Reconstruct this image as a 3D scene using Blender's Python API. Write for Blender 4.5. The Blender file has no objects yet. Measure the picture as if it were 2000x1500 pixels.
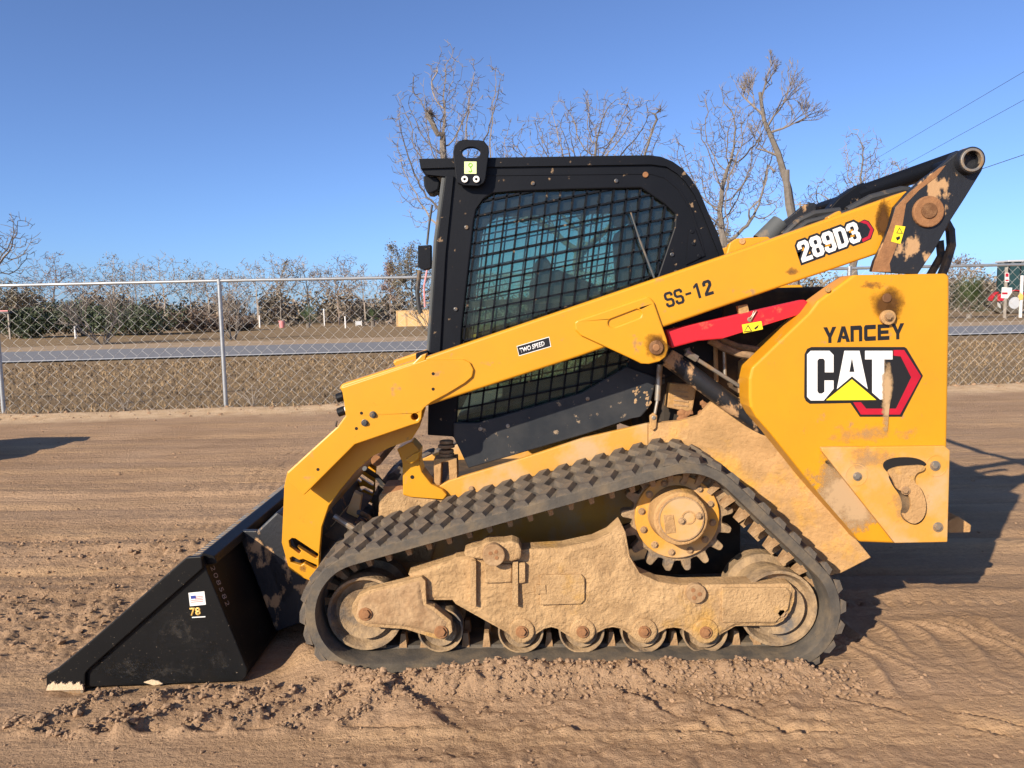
import bpy, bmesh, math, random
import numpy as np
from mathutils import Vector, Matrix
from mathutils.geometry import tessellate_polygon
random.seed(7); np.random.seed(7)
R_ = math.radians
sc = bpy.context.scene
COL = sc.collection

# ------------------------------------------------------------------ camera
F = 1502.0; CH = 1.43; THETA = math.atan(150.0 / F); ROLL = 0.023
cam_d = bpy.data.cameras.new('camera'); cam = bpy.data.objects.new('camera', cam_d); COL.objects.link(cam)
cam_d.sensor_width = 36.0; cam_d.lens = F / 2000 * 36; cam_d.clip_start = 0.05; cam_d.clip_end = 3000
CR = Matrix.Rotation(math.pi / 2 - THETA, 3, 'X') @ Matrix.Rotation(-ROLL, 3, 'Z')
cam.matrix_world = Matrix.Translation((0, 0, CH)) @ CR.to_4x4()
sc.camera = cam
# ------------------------------------------------------------------ sky and sun
SUN_EL, SUN_AZ = R_(26.5), R_(39)
w = bpy.data.worlds.new('World'); sc.world = w; w.use_nodes = True
nt = w.node_tree; bg = nt.nodes['Background']
sky = nt.nodes.new('ShaderNodeTexSky'); sky.sky_type = 'NISHITA'; sky.sun_disc = False
sky.sun_elevation = SUN_EL; sky.sun_rotation = math.pi + SUN_AZ
sky.air_density = 0.7; sky.dust_density = 0.7; sky.ozone_density = 10.0
hs_ = nt.nodes.new('ShaderNodeHueSaturation'); hs_.inputs['Saturation'].default_value = 0.90
nt.links.new(sky.outputs[0], hs_.inputs['Color']); nt.links.new(hs_.outputs[0], bg.inputs[0]); bg.inputs[1].default_value = 0.11
sd = bpy.data.lights.new('sun', 'SUN'); sd.energy = 4.6; sd.angle = R_(0.53); sd.color = (1.0, 0.88, 0.72)
so = bpy.data.objects.new('sun', sd); COL.objects.link(so)
sun_dir = Vector((math.sin(SUN_AZ) * math.cos(SUN_EL), math.cos(SUN_AZ) * math.cos(SUN_EL), -math.sin(SUN_EL)))
so.rotation_euler = sun_dir.to_track_quat('-Z', 'Y').to_euler(); so.location = (-8, -10, 12)
vs = sc.view_settings; vs.view_transform = 'Standard'; vs.look = 'None'; vs.gamma = 1; vs.use_curve_mapping = False
vs.exposure = 0.72

# ------------------------------------------------------------------ pixel helpers: a pixel of the photo meets a plane of known distance
def ray(px, py):
    return CR @ Vector(((px - 1000) / F, (750 - py) / F, -1))
def P(px, py, Y):
    d = ray(px, py); t = Y / d.y
    return Vector((d.x * t, Y, CH + d.z * t))
def G(px, py, z=0.0):
    d = ray(px, py); t = (z - CH) / d.z
    return Vector((d.x * t, d.y * t, z))
def S(Y): return Y / F          # metres per pixel at distance Y

# ------------------------------------------------------------------ materials
def mat(name, col, rough=0.6, metal=0.0, col2=None, scale=8, amt=0.5, sharp=0.12, bump=0.0, bscale=60, dirt=None, dscale=5, damt=0.45, dsharp=0.1, stretch=(1, 1, 1), island=0.0, spec=0.5, detail=8, coat=0):
    m = bpy.data.materials.new(name); m.use_nodes = True
    t = m.node_tree; n = t.nodes; l = t.links; b = n['Principled BSDF']
    b.inputs['Roughness'].default_value = rough; b.inputs['Metallic'].default_value = metal
    b.inputs['Specular IOR Level'].default_value = spec
    b.inputs['Coat Weight'].default_value = coat
    tc = n.new('ShaderNodeTexCoord'); mp = n.new('ShaderNodeMapping'); mp.inputs['Scale'].default_value = stretch
    l.new(tc.outputs['Object'], mp.inputs[0])
    cur = None
    def noise(sc_, det=detail, ro=0.6):
        x = n.new('ShaderNodeTexNoise'); x.inputs['Scale'].default_value = sc_; x.inputs['Detail'].default_value = det; x.inputs['Roughness'].default_value = ro
        l.new(mp.outputs[0], x.inputs[0]); return x
    def mixin(cur, colr, sc_, am, sh):
        x = noise(sc_); rp = n.new('ShaderNodeMapRange'); rp.inputs[1].default_value = 1 - am - sh / 2; rp.inputs[2].default_value = 1 - am + sh / 2
        l.new(x.outputs[0], rp.inputs[0])
        mx = n.new('ShaderNodeMix'); mx.data_type = 'RGBA'
        l.new(rp.outputs[0], mx.inputs[0])
        if cur is None: mx.inputs[6].default_value = (*col, 1)
        else: l.new(cur, mx.inputs[6])
        mx.inputs[7].default_value = (*colr, 1)
        return mx.outputs[2], rp.outputs[0]
    dm = None
    if col2 is not None: cur, _ = mixin(cur, col2, scale, amt, sharp)
    if dirt is not None:
        cur, dm = mixin(cur, dirt, dscale, damt, dsharp)
        rr = n.new('ShaderNodeMapRange'); rr.inputs[3].default_value = rough; rr.inputs[4].default_value = 0.95
        l.new(dm, rr.inputs[0]); l.new(rr.outputs[0], b.inputs['Roughness'])
    if island:
        g = n.new('ShaderNodeNewGeometry'); hs = n.new('ShaderNodeHueSaturation')
        mr = n.new('ShaderNodeMapRange'); mr.inputs[3].default_value = 1 - island; mr.inputs[4].default_value = 1 + island
        l.new(g.outputs['Random Per Island'], mr.inputs[0]); l.new(mr.outputs[0], hs.inputs['Value'])
        if cur is None: hs.inputs['Color'].default_value = (*col, 1)
        else: l.new(cur, hs.inputs['Color'])
        cur = hs.outputs[0]
    if cur is None: b.inputs['Base Color'].default_value = (*col, 1)
    else: l.new(cur, b.inputs['Base Color'])
    if bump:
        x = noise(bscale, 10, 0.65); bp = n.new('ShaderNodeBump'); bp.inputs['Strength'].default_value = bump; bp.inputs['Distance'].default_value = 0.01
        l.new(x.outputs[0], bp.inputs['Height']); l.new(bp.outputs[0], b.inputs['Normal'])
    return m
TAN = (0.49, 0.315, 0.155); TAN2 = (0.33, 0.205, 0.10)
YEL = (0.62, 0.285, 0.008)
M = {}
M['yellow'] = mat('yellow_paint', YEL, 0.38, col2=(0.54, 0.24, 0.012), scale=3, amt=0.5, sharp=0.5, dirt=(0.36, 0.19, 0.06), dscale=13, damt=0.325, dsharp=0.07, bump=0.03, bscale=120)
M['yellow_dirty'] = mat('yellow_dirty', (0.62, 0.28, 0.02), 0.55, col2=(0.52, 0.27, 0.055), scale=4, amt=0.5, sharp=0.4, dirt=TAN, dscale=5, damt=0.47, dsharp=0.2, bump=0.15, bscale=70)
M['mud'] = mat('caked_mud', TAN, 0.95, col2=TAN2, scale=12, amt=0.47, sharp=0.3, dirt=(0.47, 0.27, 0.08), dscale=4.5, damt=0.38, dsharp=0.12, bump=1.0, bscale=75, spec=0.15)
M['mud_plain'] = mat('dried_mud', (0.43, 0.285, 0.155), 0.97, col2=(0.29, 0.175, 0.09), scale=14, amt=0.5, sharp=0.3, bump=0.8, bscale=55, spec=0.1)
M['wheel'] = mat('muddy_wheel_steel', (0.37, 0.25, 0.135), 0.8, col2=(0.20, 0.14, 0.085), scale=16, amt=0.5, sharp=0.25, dirt=(0.13, 0.115, 0.10), dscale=7, damt=0.4, dsharp=0.1, bump=0.8, bscale=60, spec=0.3)
M['fender'] = mat('dusty_fender', (0.46, 0.27, 0.115), 0.9, col2=(0.34, 0.20, 0.085), scale=9, amt=0.46, sharp=0.22, dirt=(0.60, 0.31, 0.04), dscale=3.2, damt=0.38, dsharp=0.15, bump=0.9, bscale=45, spec=0.2)
M['grease'] = mat('grease_dirt', (0.13, 0.055, 0.018), 0.8, col2=(0.22, 0.11, 0.045), scale=30, amt=0.45, sharp=0.2, bump=0.5, bscale=80)
M['rust'] = mat('rusty_dust', (0.30, 0.14, 0.055), 0.85, col2=(0.22, 0.10, 0.04), scale=25, amt=0.5, sharp=0.3, bump=0.4, bscale=80)
M['black'] = mat('black_paint', (0.0045, 0.0055, 0.008), 0.48, spec=0.16, col2=(0.007, 0.008, 0.011), scale=5, amt=0.5, sharp=0.4, dirt=(0.22, 0.15, 0.09), dscale=24, damt=0.33, dsharp=0.05, bump=0.05, bscale=90)
M['black_worn'] = mat('black_worn_paint', (0.012, 0.013, 0.016), 0.5, dirt=(0.42, 0.25, 0.12), dscale=11, damt=0.41, dsharp=0.05, bump=0.2, bscale=70, stretch=(1, 1, 0.6))
M['black_clean'] = mat('black_bucket_paint', (0.0045, 0.0045, 0.005), 0.45, spec=0.2, col2=(0.008, 0.008, 0.008), scale=4, amt=0.5, sharp=0.5, dirt=(0.25, 0.19, 0.13), dscale=120, damt=0.31, dsharp=0.05, bump=0.03, bscale=150)
M['slate'] = mat('dusty_black_panel', (0.017, 0.020, 0.024), 0.5, spec=0.35, col2=(0.04, 0.04, 0.04), scale=5, amt=0.47, sharp=0.3, dirt=(0.30, 0.22, 0.14), dscale=26, damt=0.34, dsharp=0.06, bump=0.06)
M['rubber'] = mat('track_rubber', (0.05, 0.044, 0.037), 0.75, col2=(0.10, 0.083, 0.062), scale=14, amt=0.5, sharp=0.4, dirt=(0.17, 0.125, 0.075), dscale=9, damt=0.42, dsharp=0.25, bump=0.35, bscale=80)
M['lug'] = mat('tread_rubber', (0.065, 0.055, 0.045), 0.8, col2=(0.14, 0.11, 0.078), scale=20, amt=0.5, sharp=0.5, dirt=(0.2, 0.14, 0.08), dscale=11, damt=0.42, dsharp=0.25, bump=0.4, bscale=90)
M['red'] = mat('red_paint', (0.55, 0.012, 0.022), 0.45, dirt=(0.38, 0.17, 0.07), dscale=9, damt=0.36, dsharp=0.12, bump=0.05)
M['steel'] = mat('worn_steel', (0.33, 0.30, 0.25), 0.45, 0.7, dirt=(0.35, 0.22, 0.11), dscale=20, damt=0.45, dsharp=0.2)
M['bolt'] = mat('bolt_steel', (0.10, 0.10, 0.10), 0.4, 0.8, dirt=(0.3, 0.2, 0.11), dscale=40, damt=0.42)
M['galv'] = mat('galvanised_steel', (0.42, 0.43, 0.43), 0.45, 0.6, col2=(0.32, 0.33, 0.33), scale=12, amt=0.5, sharp=0.4)
M['wire'] = mat('fence_wire', (0.50, 0.48, 0.44), 0.55, 0.0)
M['hole'] = mat('dark_void', (0.006, 0.005, 0.005), 0.9)
M['inner'] = mat('engine_bay_dark', (0.035, 0.026, 0.018), 0.9, col2=(0.10, 0.06, 0.03), scale=9, amt=0.45, sharp=0.2)
M['hose'] = mat('rubber_hose', (0.03, 0.03, 0.03), 0.55, dirt=(0.2, 0.13, 0.07), dscale=10, damt=0.42)
M['hose_dusty'] = mat('dusty_hose', (0.16, 0.10, 0.055), 0.85, col2=(0.26, 0.16, 0.08), scale=18, amt=0.5)
M['white'] = mat('white_decal', (0.75, 0.74, 0.70), 0.4, dirt=(0.5, 0.4, 0.28), dscale=22, damt=0.3)
M['dblack'] = mat('black_decal', (0.012, 0.012, 0.013), 0.35)
M['dred'] = mat('red_decal', (0.50, 0.01, 0.03), 0.35, col2=(0.33, 0.006, 0.02), scale=10, amt=0.5, sharp=0.5)
M['dyel'] = mat('yellow_decal', (0.80, 0.62, 0.02), 0.4)
M['dgreen'] = mat('green_decal', (0.18, 0.45, 0.03), 0.4)
M['dlime'] = mat('pale_green_decal', (0.66, 0.76, 0.36), 0.4)
M['dgold'] = mat('gold_decal', (0.75, 0.47, 0.12), 0.4)
M['dblue'] = mat('blue_decal', (0.03, 0.05, 0.25), 0.4)
M['dpink'] = mat('faded_red_decal', (0.65, 0.25, 0.24), 0.4)
M['chalk'] = mat('chalk_mark', (0.34, 0.27, 0.23), 0.9)
M['sand'] = mat('pale_sand', (0.62, 0.46, 0.29), 0.95, bump=0.6, bscale=120)
M['seat'] = mat('seat_vinyl', (0.05, 0.055, 0.055), 0.6)
M['cabtrim'] = mat('cab_trim', (0.07, 0.075, 0.075), 0.7, dirt=(0.2, 0.15, 0.1), dscale=9, damt=0.4)
M['bark'] = mat('grey_bark', (0.20, 0.17, 0.14), 0.9, col2=(0.12, 0.10, 0.08), scale=4, amt=0.5, sharp=0.4, bump=0.5, bscale=20)
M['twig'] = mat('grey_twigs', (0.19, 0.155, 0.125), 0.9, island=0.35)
M['twig_far'] = mat('hazed_far_twigs', (0.27, 0.22, 0.175), 0.9, island=0.35)  # paler copy of the twigs: distance haze is put into the colour
M['twig_b'] = mat('brown_twigs', (0.20, 0.15, 0.115), 0.9, island=0.35)
M['leaf_dk'] = mat('evergreen_leaf', (0.05, 0.065, 0.028), 0.7, island=0.5)
M['leaf_ol'] = mat('olive_leaf', (0.15, 0.125, 0.075), 0.75, island=0.45)
M['leaf_br'] = mat('dry_brown_leaf', (0.15, 0.10, 0.065), 0.85, island=0.45)
M['leaf_pk'] = mat('russet_leaf', (0.22, 0.13, 0.10), 0.85, island=0.4)
M['leaf_palm'] = mat('palm_frond', (0.06, 0.085, 0.03), 0.55, island=0.4)
M['under'] = mat('thicket_leaf', (0.25, 0.19, 0.14), 0.85, col2=(0.12, 0.105, 0.07), scale=0.25, amt=0.5, sharp=0.25, island=0.5)  # lightened tone stands in for haze over the far thicket
M['wood'] = mat('bare_plywood', (0.62, 0.40, 0.17), 0.7, col2=(0.55, 0.34, 0.14), scale=3, amt=0.5, sharp=0.4)
M['greywood'] = mat('weathered_wood', (0.36, 0.31, 0.25), 0.85, col2=(0.28, 0.24, 0.2), scale=6, amt=0.5, sharp=0.4)
M['pwhite'] = mat('white_post_paint', (0.7, 0.68, 0.64), 0.6)
M['tglass'] = mat('tractor_glass', (0.02, 0.05, 0.05), 0.08)
M['roofgrey'] = mat('roof_panel', (0.45, 0.46, 0.47), 0.5)
M['drygrass'] = mat('dry_grass_blades', (0.23, 0.155, 0.08), 0.9, island=0.45)
M['clod'] = mat('soil_clod', (0.34, 0.222, 0.135), 0.97, col2=(0.25, 0.16, 0.095), scale=30, amt=0.5, sharp=0.4, island=0.15, bump=0.5, bscale=90, spec=0.1)
def glass(name, col, alpha_mix, rough=0.03):
    m = bpy.data.materials.new(name); m.use_nodes = True; n = m.node_tree.nodes; l = m.node_tree.links
    n.remove(n['Principled BSDF']); out = n['Material Output']
    tr = n.new('ShaderNodeBsdfTransparent'); tr.inputs[0].default_value = (*col, 1)
    gl = n.new('ShaderNodeBsdfGlossy'); gl.inputs['Roughness'].default_value = rough; gl.inputs[0].default_value = (0.9, 1, 1, 1)
    di = n.new('ShaderNodeBsdfDiffuse'); di.inputs[0].default_value = (0.16, 0.17, 0.14, 1)
    fr = n.new('ShaderNodeFresnel'); fr.inputs[0].default_value = 1.5
    mx = n.new('ShaderNodeMixShader'); l.new(fr.outputs[0], mx.inputs[0]); l.new(tr.outputs[0], mx.inputs[1]); l.new(gl.outputs[0], mx.inputs[2])
    m2 = n.new('ShaderNodeMixShader'); m2.inputs[0].default_value = alpha_mix; l.new(mx.outputs[0], m2.inputs[1]); l.new(di.outputs[0], m2.inputs[2])
    l.new(m2.outputs[0], out.inputs[0]); return m
M['glass'] = glass('tinted_cab_glass', (0.70, 0.83, 0.77), 0.085)

def stain(name, col, dens, nscale, edge=3.0, nz=2.2, bias=0.0):
    """a film of dirt that thins out towards its own rim"""
    m = bpy.data.materials.new(name); m.use_nodes = True; n = m.node_tree.nodes; l = m.node_tree.links; b = n['Principled BSDF']; out = n['Material Output']
    b.inputs['Base Color'].default_value = (*col, 1); b.inputs['Roughness'].default_value = .95; b.inputs['Specular IOR Level'].default_value = .1
    tc = n.new('ShaderNodeTexCoord'); sx = n.new('ShaderNodeSeparateXYZ'); l.new(tc.outputs['Generated'], sx.inputs[0])
    def mt(op, a, c):
        x = n.new('ShaderNodeMath'); x.operation = op
        for i, q in enumerate((a, c)):
            if isinstance(q, (int, float)): x.inputs[i].default_value = q
            else: l.new(q, x.inputs[i])
        return x.outputs[0]
    dx = mt('SUBTRACT', sx.outputs[0], .5); dz = mt('SUBTRACT', sx.outputs[2], .5)
    rr = mt('SQRT', mt('ADD', mt('MULTIPLY', dx, dx), mt('MULTIPLY', dz, dz)), 0)
    no = n.new('ShaderNodeTexNoise'); no.inputs['Scale'].default_value = nscale; no.inputs['Detail'].default_value = 9; no.inputs['Roughness'].default_value = .7; l.new(tc.outputs['Object'], no.inputs[0])
    v = mt('ADD', mt('ADD', mt('MULTIPLY', mt('SUBTRACT', .42, rr), edge), bias), mt('MULTIPLY', mt('SUBTRACT', no.outputs[0], .5), nz))
    cl = n.new('ShaderNodeMapRange'); cl.inputs[4].default_value = dens; l.new(v, cl.inputs[0])
    tr = n.new('ShaderNodeBsdfTransparent'); mx = n.new('ShaderNodeMixShader'); l.new(cl.outputs[0], mx.inputs[0]); l.new(tr.outputs[0], mx.inputs[1]); l.new(b.outputs[0], mx.inputs[2]); l.new(mx.outputs[0], out.inputs[0])
    return m
M['s_grease'] = stain('grease_film', (0.10, 0.045, 0.015), .95, 22, 3.4, 2.0)
M['s_dust'] = stain('dust_film', (0.45, 0.29, 0.15), .5, 14, 2.0, 3.0, -.25)
M['s_mud'] = stain('mud_splash', (0.44, 0.29, 0.155), .97, 26, 4.0, 3.0)
M['s_rust'] = stain('brown_film', (0.26, 0.13, 0.045), .7, 20, 3.0, 3.0, -.55)
M['s_scuff'] = stain('scuff_marks', (0.36, 0.20, 0.075), .5, 34, 2.0, 5.0, -1.25)
M['s_bdust'] = stain('grey_scuffs', (0.20, 0.17, 0.14), .08, 40, 2.0, 4.0, -.5)
# ------------------------------------------------------------------ mesh helpers
class MB:
    def __init__(s): s.v = []; s.f = []
    def add(s, vs, fs):
        o = len(s.v); s.v.extend([tuple(v) for v in vs]); s.f.extend([tuple(i + o for i in f) for f in fs]); return s
    def prism(s, outer, back, holes=()):
        """outer/holes: lists of world Vectors (front face); back: Vector offset to the rear face"""
        loops = [list(outer)] + [list(h) for h in holes]
        tris = tessellate_polygon([[Vector((p.x, p.z, 0)) for p in lp] for lp in loops])
        flat = [p for lp in loops for p in lp]; n = len(flat)
        fs = []
        for a, b, c in tris:
            A, B, C = flat[a], flat[b], flat[c]
            cr = (B.x - A.x) * (C.z - A.z) - (B.z - A.z) * (C.x - A.x)
            if cr < 0: b, c = c, b
            fs.append((a, b, c)); fs.append((a + n, c + n, b + n))
        k = 0
        for li, lp in enumerate(loops):
            m = len(lp)
            area = sum(lp[i].x * lp[(i + 1) % m].z - lp[(i + 1) % m].x * lp[i].z for i in range(m))
            ccw = area > 0
            if li: ccw = not ccw
            for i in range(m):
                a, b = k + i, k + (i + 1) % m
                fs.append((a, a + n, b + n, b) if ccw else (b, b + n, a + n, a))
            k += m
        return s.add(flat + [p + back for p in flat], fs)
    def tube(s, pts, r, sides=8, caps=True):
        pts = [Vector(p) for p in pts]; n = len(pts); rs = r if isinstance(r, (list, tuple)) else [r] * n
        t0 = (pts[1] - pts[0]).normalized(); up = Vector((0, 0, 1)) if abs(t0.z) < 0.9 else Vector((1, 0, 0))
        u = t0.cross(up).normalized(); vs = []; fs = []
        for i, p in enumerate(pts):
            t = (pts[min(i + 1, n - 1)] - pts[max(i - 1, 0)]).normalized()
            u = (u - t * u.dot(t)).normalized(); w_ = t.cross(u)
            for k in range(sides):
                a = 2 * math.pi * k / sides
                vs.append(p + (u * math.cos(a) + w_ * math.sin(a)) * rs[i])
        for i in range(n - 1):
            for k in range(sides):
                a = i * sides + k; b = i * sides + (k + 1) % sides
                fs.append((a, b, b + sides, a + sides))
        if caps:
            fs.append(tuple(range(sides))[::-1]); fs.append(tuple((n - 1) * sides + k for k in range(sides)))
        return s.add(vs, fs)
    def cyl(s, c, r, y1, sides=24, r2=None, inner=None):
        """cylinder along Y from point c (front) to depth y1"""
        r2 = r if r2 is None else r2
        ring = lambda rr, y: [Vector((c.x + rr * math.cos(2 * math.pi * k / sides), y, c.z + rr * math.sin(2 * math.pi * k / sides))) for k in range(sides)]
        A = ring(r, c.y); B = ring(r2, y1); fs = []
        for k in range(sides):
            j = (k + 1) % sides; fs.append((k, k + sides, j + sides, j))
        if inner is None:
            fs.append(tuple(range(sides))); fs.append(tuple(range(2 * sides - 1, sides - 1, -1))); return s.add(A + B, fs)
        C = ring(inner, c.y); D = ring(inner, y1)
        for k in range(sides):
            j = (k + 1) % sides
            fs.append((k + 2 * sides, j + 2 * sides, j + 3 * sides, k + 3 * sides))
            fs.append((k, j, j + 2 * sides, k + 2 * sides)); fs.append((k + sides, k + 3 * sides, j + 3 * sides, j + sides))
        return s.add(A + B + C + D, fs)
    def box(s, lo, hi):
        x0, y0, z0 = lo; x1, y1, z1 = hi
        return s.add([(x0, y0, z0), (x1, y0, z0), (x1, y1, z0), (x0, y1, z0), (x0, y0, z1), (x1, y0, z1), (x1, y1, z1), (x0, y1, z1)],
                     [(0, 3, 2, 1), (4, 5, 6, 7), (0, 1, 5, 4), (1, 2, 6, 5), (2, 3, 7, 6), (3, 0, 4, 7)])
    def build(s, name, m, parent=None, bevel=0, smooth=False, seg=2):
        me = bpy.data.meshes.new(name); me.from_pydata(s.v, [], s.f); me.update()
        me.materials.append(M[m] if isinstance(m, str) else m)
        o = bpy.data.objects.new(name, me); COL.objects.link(o)
        if parent is not None: par(o, parent)
        if bevel:
            b = o.modifiers.new('bevel', 'BEVEL'); b.width = bevel; b.segments = seg; b.limit_method = 'ANGLE'; b.angle_limit = R_(35)
        if smooth:
            for p in me.polygons: p.use_smooth = True
            try: me.set_sharp_from_angle(angle=R_(40))
            except Exception: pass
        return o
WM = {}
def wmat(o):
    m = WM.get(o.name)
    return m if m is not None else Matrix.Identity(4)
def par(o, p):
    o.parent = p; o.matrix_parent_inverse = wmat(p).inverted()
def tag(o, label=None, cat=None, group=None, kind=None):
    if label: o['label'] = label
    if cat: o['category'] = cat
    if group: o['group'] = group
    if kind: o['kind'] = kind
    return o
def empty(name, loc, label, cat, group=None):
    o = bpy.data.objects.new(name, None); COL.objects.link(o); o.location = loc; o.empty_display_size = 0.2
    WM[o.name] = Matrix.Translation(loc); return tag(o, label, cat, group)
def px(pts, Y): return [P(p[0], p[1], p[2] if len(p) > 2 else Y) for p in pts]
def plate(name, pts, Y, th, m, parent, holes=(), bevel=0.004, **k):
    return MB().prism(px(pts, Y), Vector((0, th, 0)), [px(h, Y) for h in holes]).build(name, m, parent, bevel, **k)
def circ(cx, cy, r, n=20, ry=None):
    ry = r if ry is None else ry
    return [(cx + r * math.cos(2 * math.pi * k / n), cy + ry * math.sin(2 * math.pi * k / n)) for k in range(n)]
def disc(name, cx, cy, r, Y, th, m, parent, sides=24, bevel=0.002, **k):
    return MB().cyl(P(cx, cy, Y), r * S(Y), Y + th, sides, **k).build(name, m, parent, bevel)
def tubep(name, pts, r, m, parent, sides=8, smooth=True):
    return MB().tube([P(*p) for p in pts], r, sides).build(name, m, parent, 0, smooth)
def hexbolt(cx, cy, r, Y, parent, m='bolt', name='bolt', washer=True):
    mb = MB()
    if washer: mb.cyl(P(cx, cy, Y - 0.003), r * 1.25 * S(Y), Y + 0.004, 16)
    mb.cyl(P(cx, cy, Y - 0.012), r * 0.85 * S(Y), Y - 0.003, 6)
    return mb.build(name, m, parent, 0.001)
def chaikin(pts, n=2):
    for _ in range(n):
        o = []
        for i in range(len(pts)):
            a, b = pts[i], pts[(i + 1) % len(pts)]; o += [(a[0] * .75 + b[0] * .25, a[1] * .75 + b[1] * .25), (a[0] * .25 + b[0] * .75, a[1] * .25 + b[1] * .75)]
        pts = o
    return pts
def blob(name, cx, cy, rx, ry, Y, m, parent, n=40, jit=0.25, seed=1, th=0.004):
    rnd = random.Random(seed); pts = []
    for k in range(n):
        a = 2 * math.pi * k / n; q = 1 + jit * (.5 * math.sin(2 * a + seed) + .45 * math.sin(3 * a + 2.1 * seed) + .3 * math.sin(5 * a + 3.3 * seed) + .18 * math.sin(9 * a + seed)) + rnd.uniform(-.04, .04)
        pts.append((cx + rx * q * math.cos(a), cy + ry * q * math.sin(a)))
    return plate(name, pts, Y, th, m, parent, bevel=0.002)
def text(name, s, x, y, Y, hpx, ang, m, parent, xs=1.0, off=0.0, ext=0.0006, sp=1.0, shear=0.0, frame=None):
    """lettering: lower-left corner at pixel (x, y), cap height hpx pixels"""
    c = bpy.data.curves.new('t', 'FONT'); c.body = s; c.size = 1; c.extrude = 0; c.offset = off; c.space_character = sp; c.shear = shear; c.resolution_u = 4
    o = bpy.data.objects.new('t', c); COL.objects.link(o)
    dg = bpy.context.evaluated_depsgraph_get(); me = bpy.data.meshes.new_from_object(o.evaluated_get(dg))
    bpy.data.objects.remove(o); co = [v.co.copy() for v in me.vertices]
    x0 = min(v.x for v in co); y0 = min(v.y for v in co); y1 = max(v.y for v in co); k = hpx * S(Y) / (y1 - y0)
    if frame is None:
        org = P(x, y, Y); ux = Vector((math.cos(ang), 0, math.sin(ang))); uy = Vector((-math.sin(ang), 0, math.cos(ang)))
    else: org, ux, uy = frame
    for v, q in zip(me.vertices, co): v.co = org + ux * ((q.x - x0) * k * xs) + uy * ((q.y - y0) * k)
    me.name = name; me.materials.clear(); me.materials.append(M[m])
    ob = bpy.data.objects.new(name, me); COL.objects.link(ob); par(ob, parent)
    so_ = ob.modifiers.new('thickness', 'SOLIDIFY'); so_.thickness = ext; so_.offset = 1
    return ob
GLYPH = {
 'D': [[(0, 0), (6, 0), (8.5, 2.5), (8.5, 11.5), (6, 14), (0, 14)], [(3, 2.6), (5, 2.6), (5.6, 3.4), (5.6, 10.6), (5, 11.4), (3, 11.4)]],
 '2': [[(0, 0), (8.5, 0), (8.5, 2.8), (3.6, 2.8), (8.2, 8.2), (8.5, 9.5), (8.5, 12), (6.8, 14), (1.8, 14), (0, 12), (0, 9), (2.9, 9), (2.9, 10.8), (3.4, 11.4), (5.2, 11.4), (5.6, 10.8), (5.6, 9.6), (0, 2.6)]],
 '8': [[(1.8, 0), (6.7, 0), (8.5, 2), (8.5, 5.8), (7.3, 7.2), (8.5, 8.6), (8.5, 12), (6.7, 14), (1.8, 14), (0, 12), (0, 8.6), (1.2, 7.2), (0, 5.8), (0, 2)], [(3, 3.1), (3.5, 2.5), (5, 2.5), (5.5, 3.1), (5.5, 5.3), (5, 6), (3.5, 6), (3, 5.3)], [(3, 9), (3.5, 8.4), (5, 8.4), (5.5, 9), (5.5, 10.9), (5, 11.5), (3.5, 11.5), (3, 10.9)]],
 '9': [[(1.8, 0), (6.7, 0), (8.5, 2), (8.5, 12), (6.7, 14), (1.8, 14), (0, 12), (0, 7.6), (1.8, 5.6), (5.6, 5.6), (5.6, 3.2), (5.1, 2.5), (3.4, 2.5), (2.9, 3.2), (2.9, 4.4), (0, 4.4), (0, 2)], [(3, 8.6), (3.5, 8), (5, 8), (5.6, 8.6), (5.6, 10.8), (5, 11.5), (3.5, 11.5), (3, 10.8)]],
 '3': [[(0, 2), (1.8, 0), (6.7, 0), (8.5, 2), (8.5, 5.8), (7.2, 7.2), (8.5, 8.6), (8.5, 12), (6.7, 14), (1.8, 14), (0, 12), (0, 9.4), (2.9, 9.4), (2.9, 10.8), (3.4, 11.5), (5, 11.5), (5.6, 10.8), (5.6, 9), (5, 8.4), (3, 8.4), (3, 6), (5, 6), (5.6, 5.4), (5.6, 3.2), (5, 2.5), (3.4, 2.5), (2.9, 3.2), (2.9, 4.6), (0, 4.6)]],
 'S': [[(0, 2), (1.8, 0), (6.7, 0), (8.5, 2), (8.5, 6), (6.8, 8), (2.9, 8.4), (2.4, 9.2), (2.4, 11), (3, 11.7), (5.5, 11.7), (6.1, 11), (6.1, 9.8), (8.5, 9.8), (8.5, 12), (6.8, 14), (1.8, 14), (0, 12), (0, 8.2), (1.8, 6.2), (5.6, 5.8), (6.1, 5), (6.1, 3.2), (5.4, 2.3), (3, 2.3), (2.4, 3), (2.4, 4.4), (0, 4.4)]],
 '-': [[(1.2, 5.9), (6.8, 5.9), (6.8, 8), (1.2, 8)]], '1': [[(3, 0), (5.5, 0), (5.5, 14), (3.5, 14), (.6, 11.8), (.6, 9.5), (3, 10.9)]],
 'Y': [[(0, 8), (3, 8), (5, 4.8), (7, 8), (10, 8), (6.2, 2.8), (6.2, 0), (3.8, 0), (3.8, 2.8)]],
 'A': [[(0, 0), (3.6, 8), (6.4, 8), (10, 0), (7.3, 0), (6.6, 1.6), (4.2, 1.6), (3.6, 3.2), (5.9, 3.2), (5, 5.4), (2.7, 0)]],
 'n': [[(0, 0), (0, 8), (8, 8), (9, 7), (9, 0), (6.5, 0), (6.5, 5.8), (2.5, 5.8), (2.5, 0)]],
 'C': [[(1, 0), (9, 0), (9, 2.2), (2.6, 2.2), (2.6, 5.8), (9, 5.8), (9, 8), (1, 8), (0, 7), (0, 1)]],
 'E': [[(0, 0), (9, 0), (9, 2), (2.5, 2), (2.5, 3.1), (8.3, 3.1), (8.3, 4.9), (2.5, 4.9), (2.5, 6), (9, 6), (9, 8), (0, 8)]]}
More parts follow.
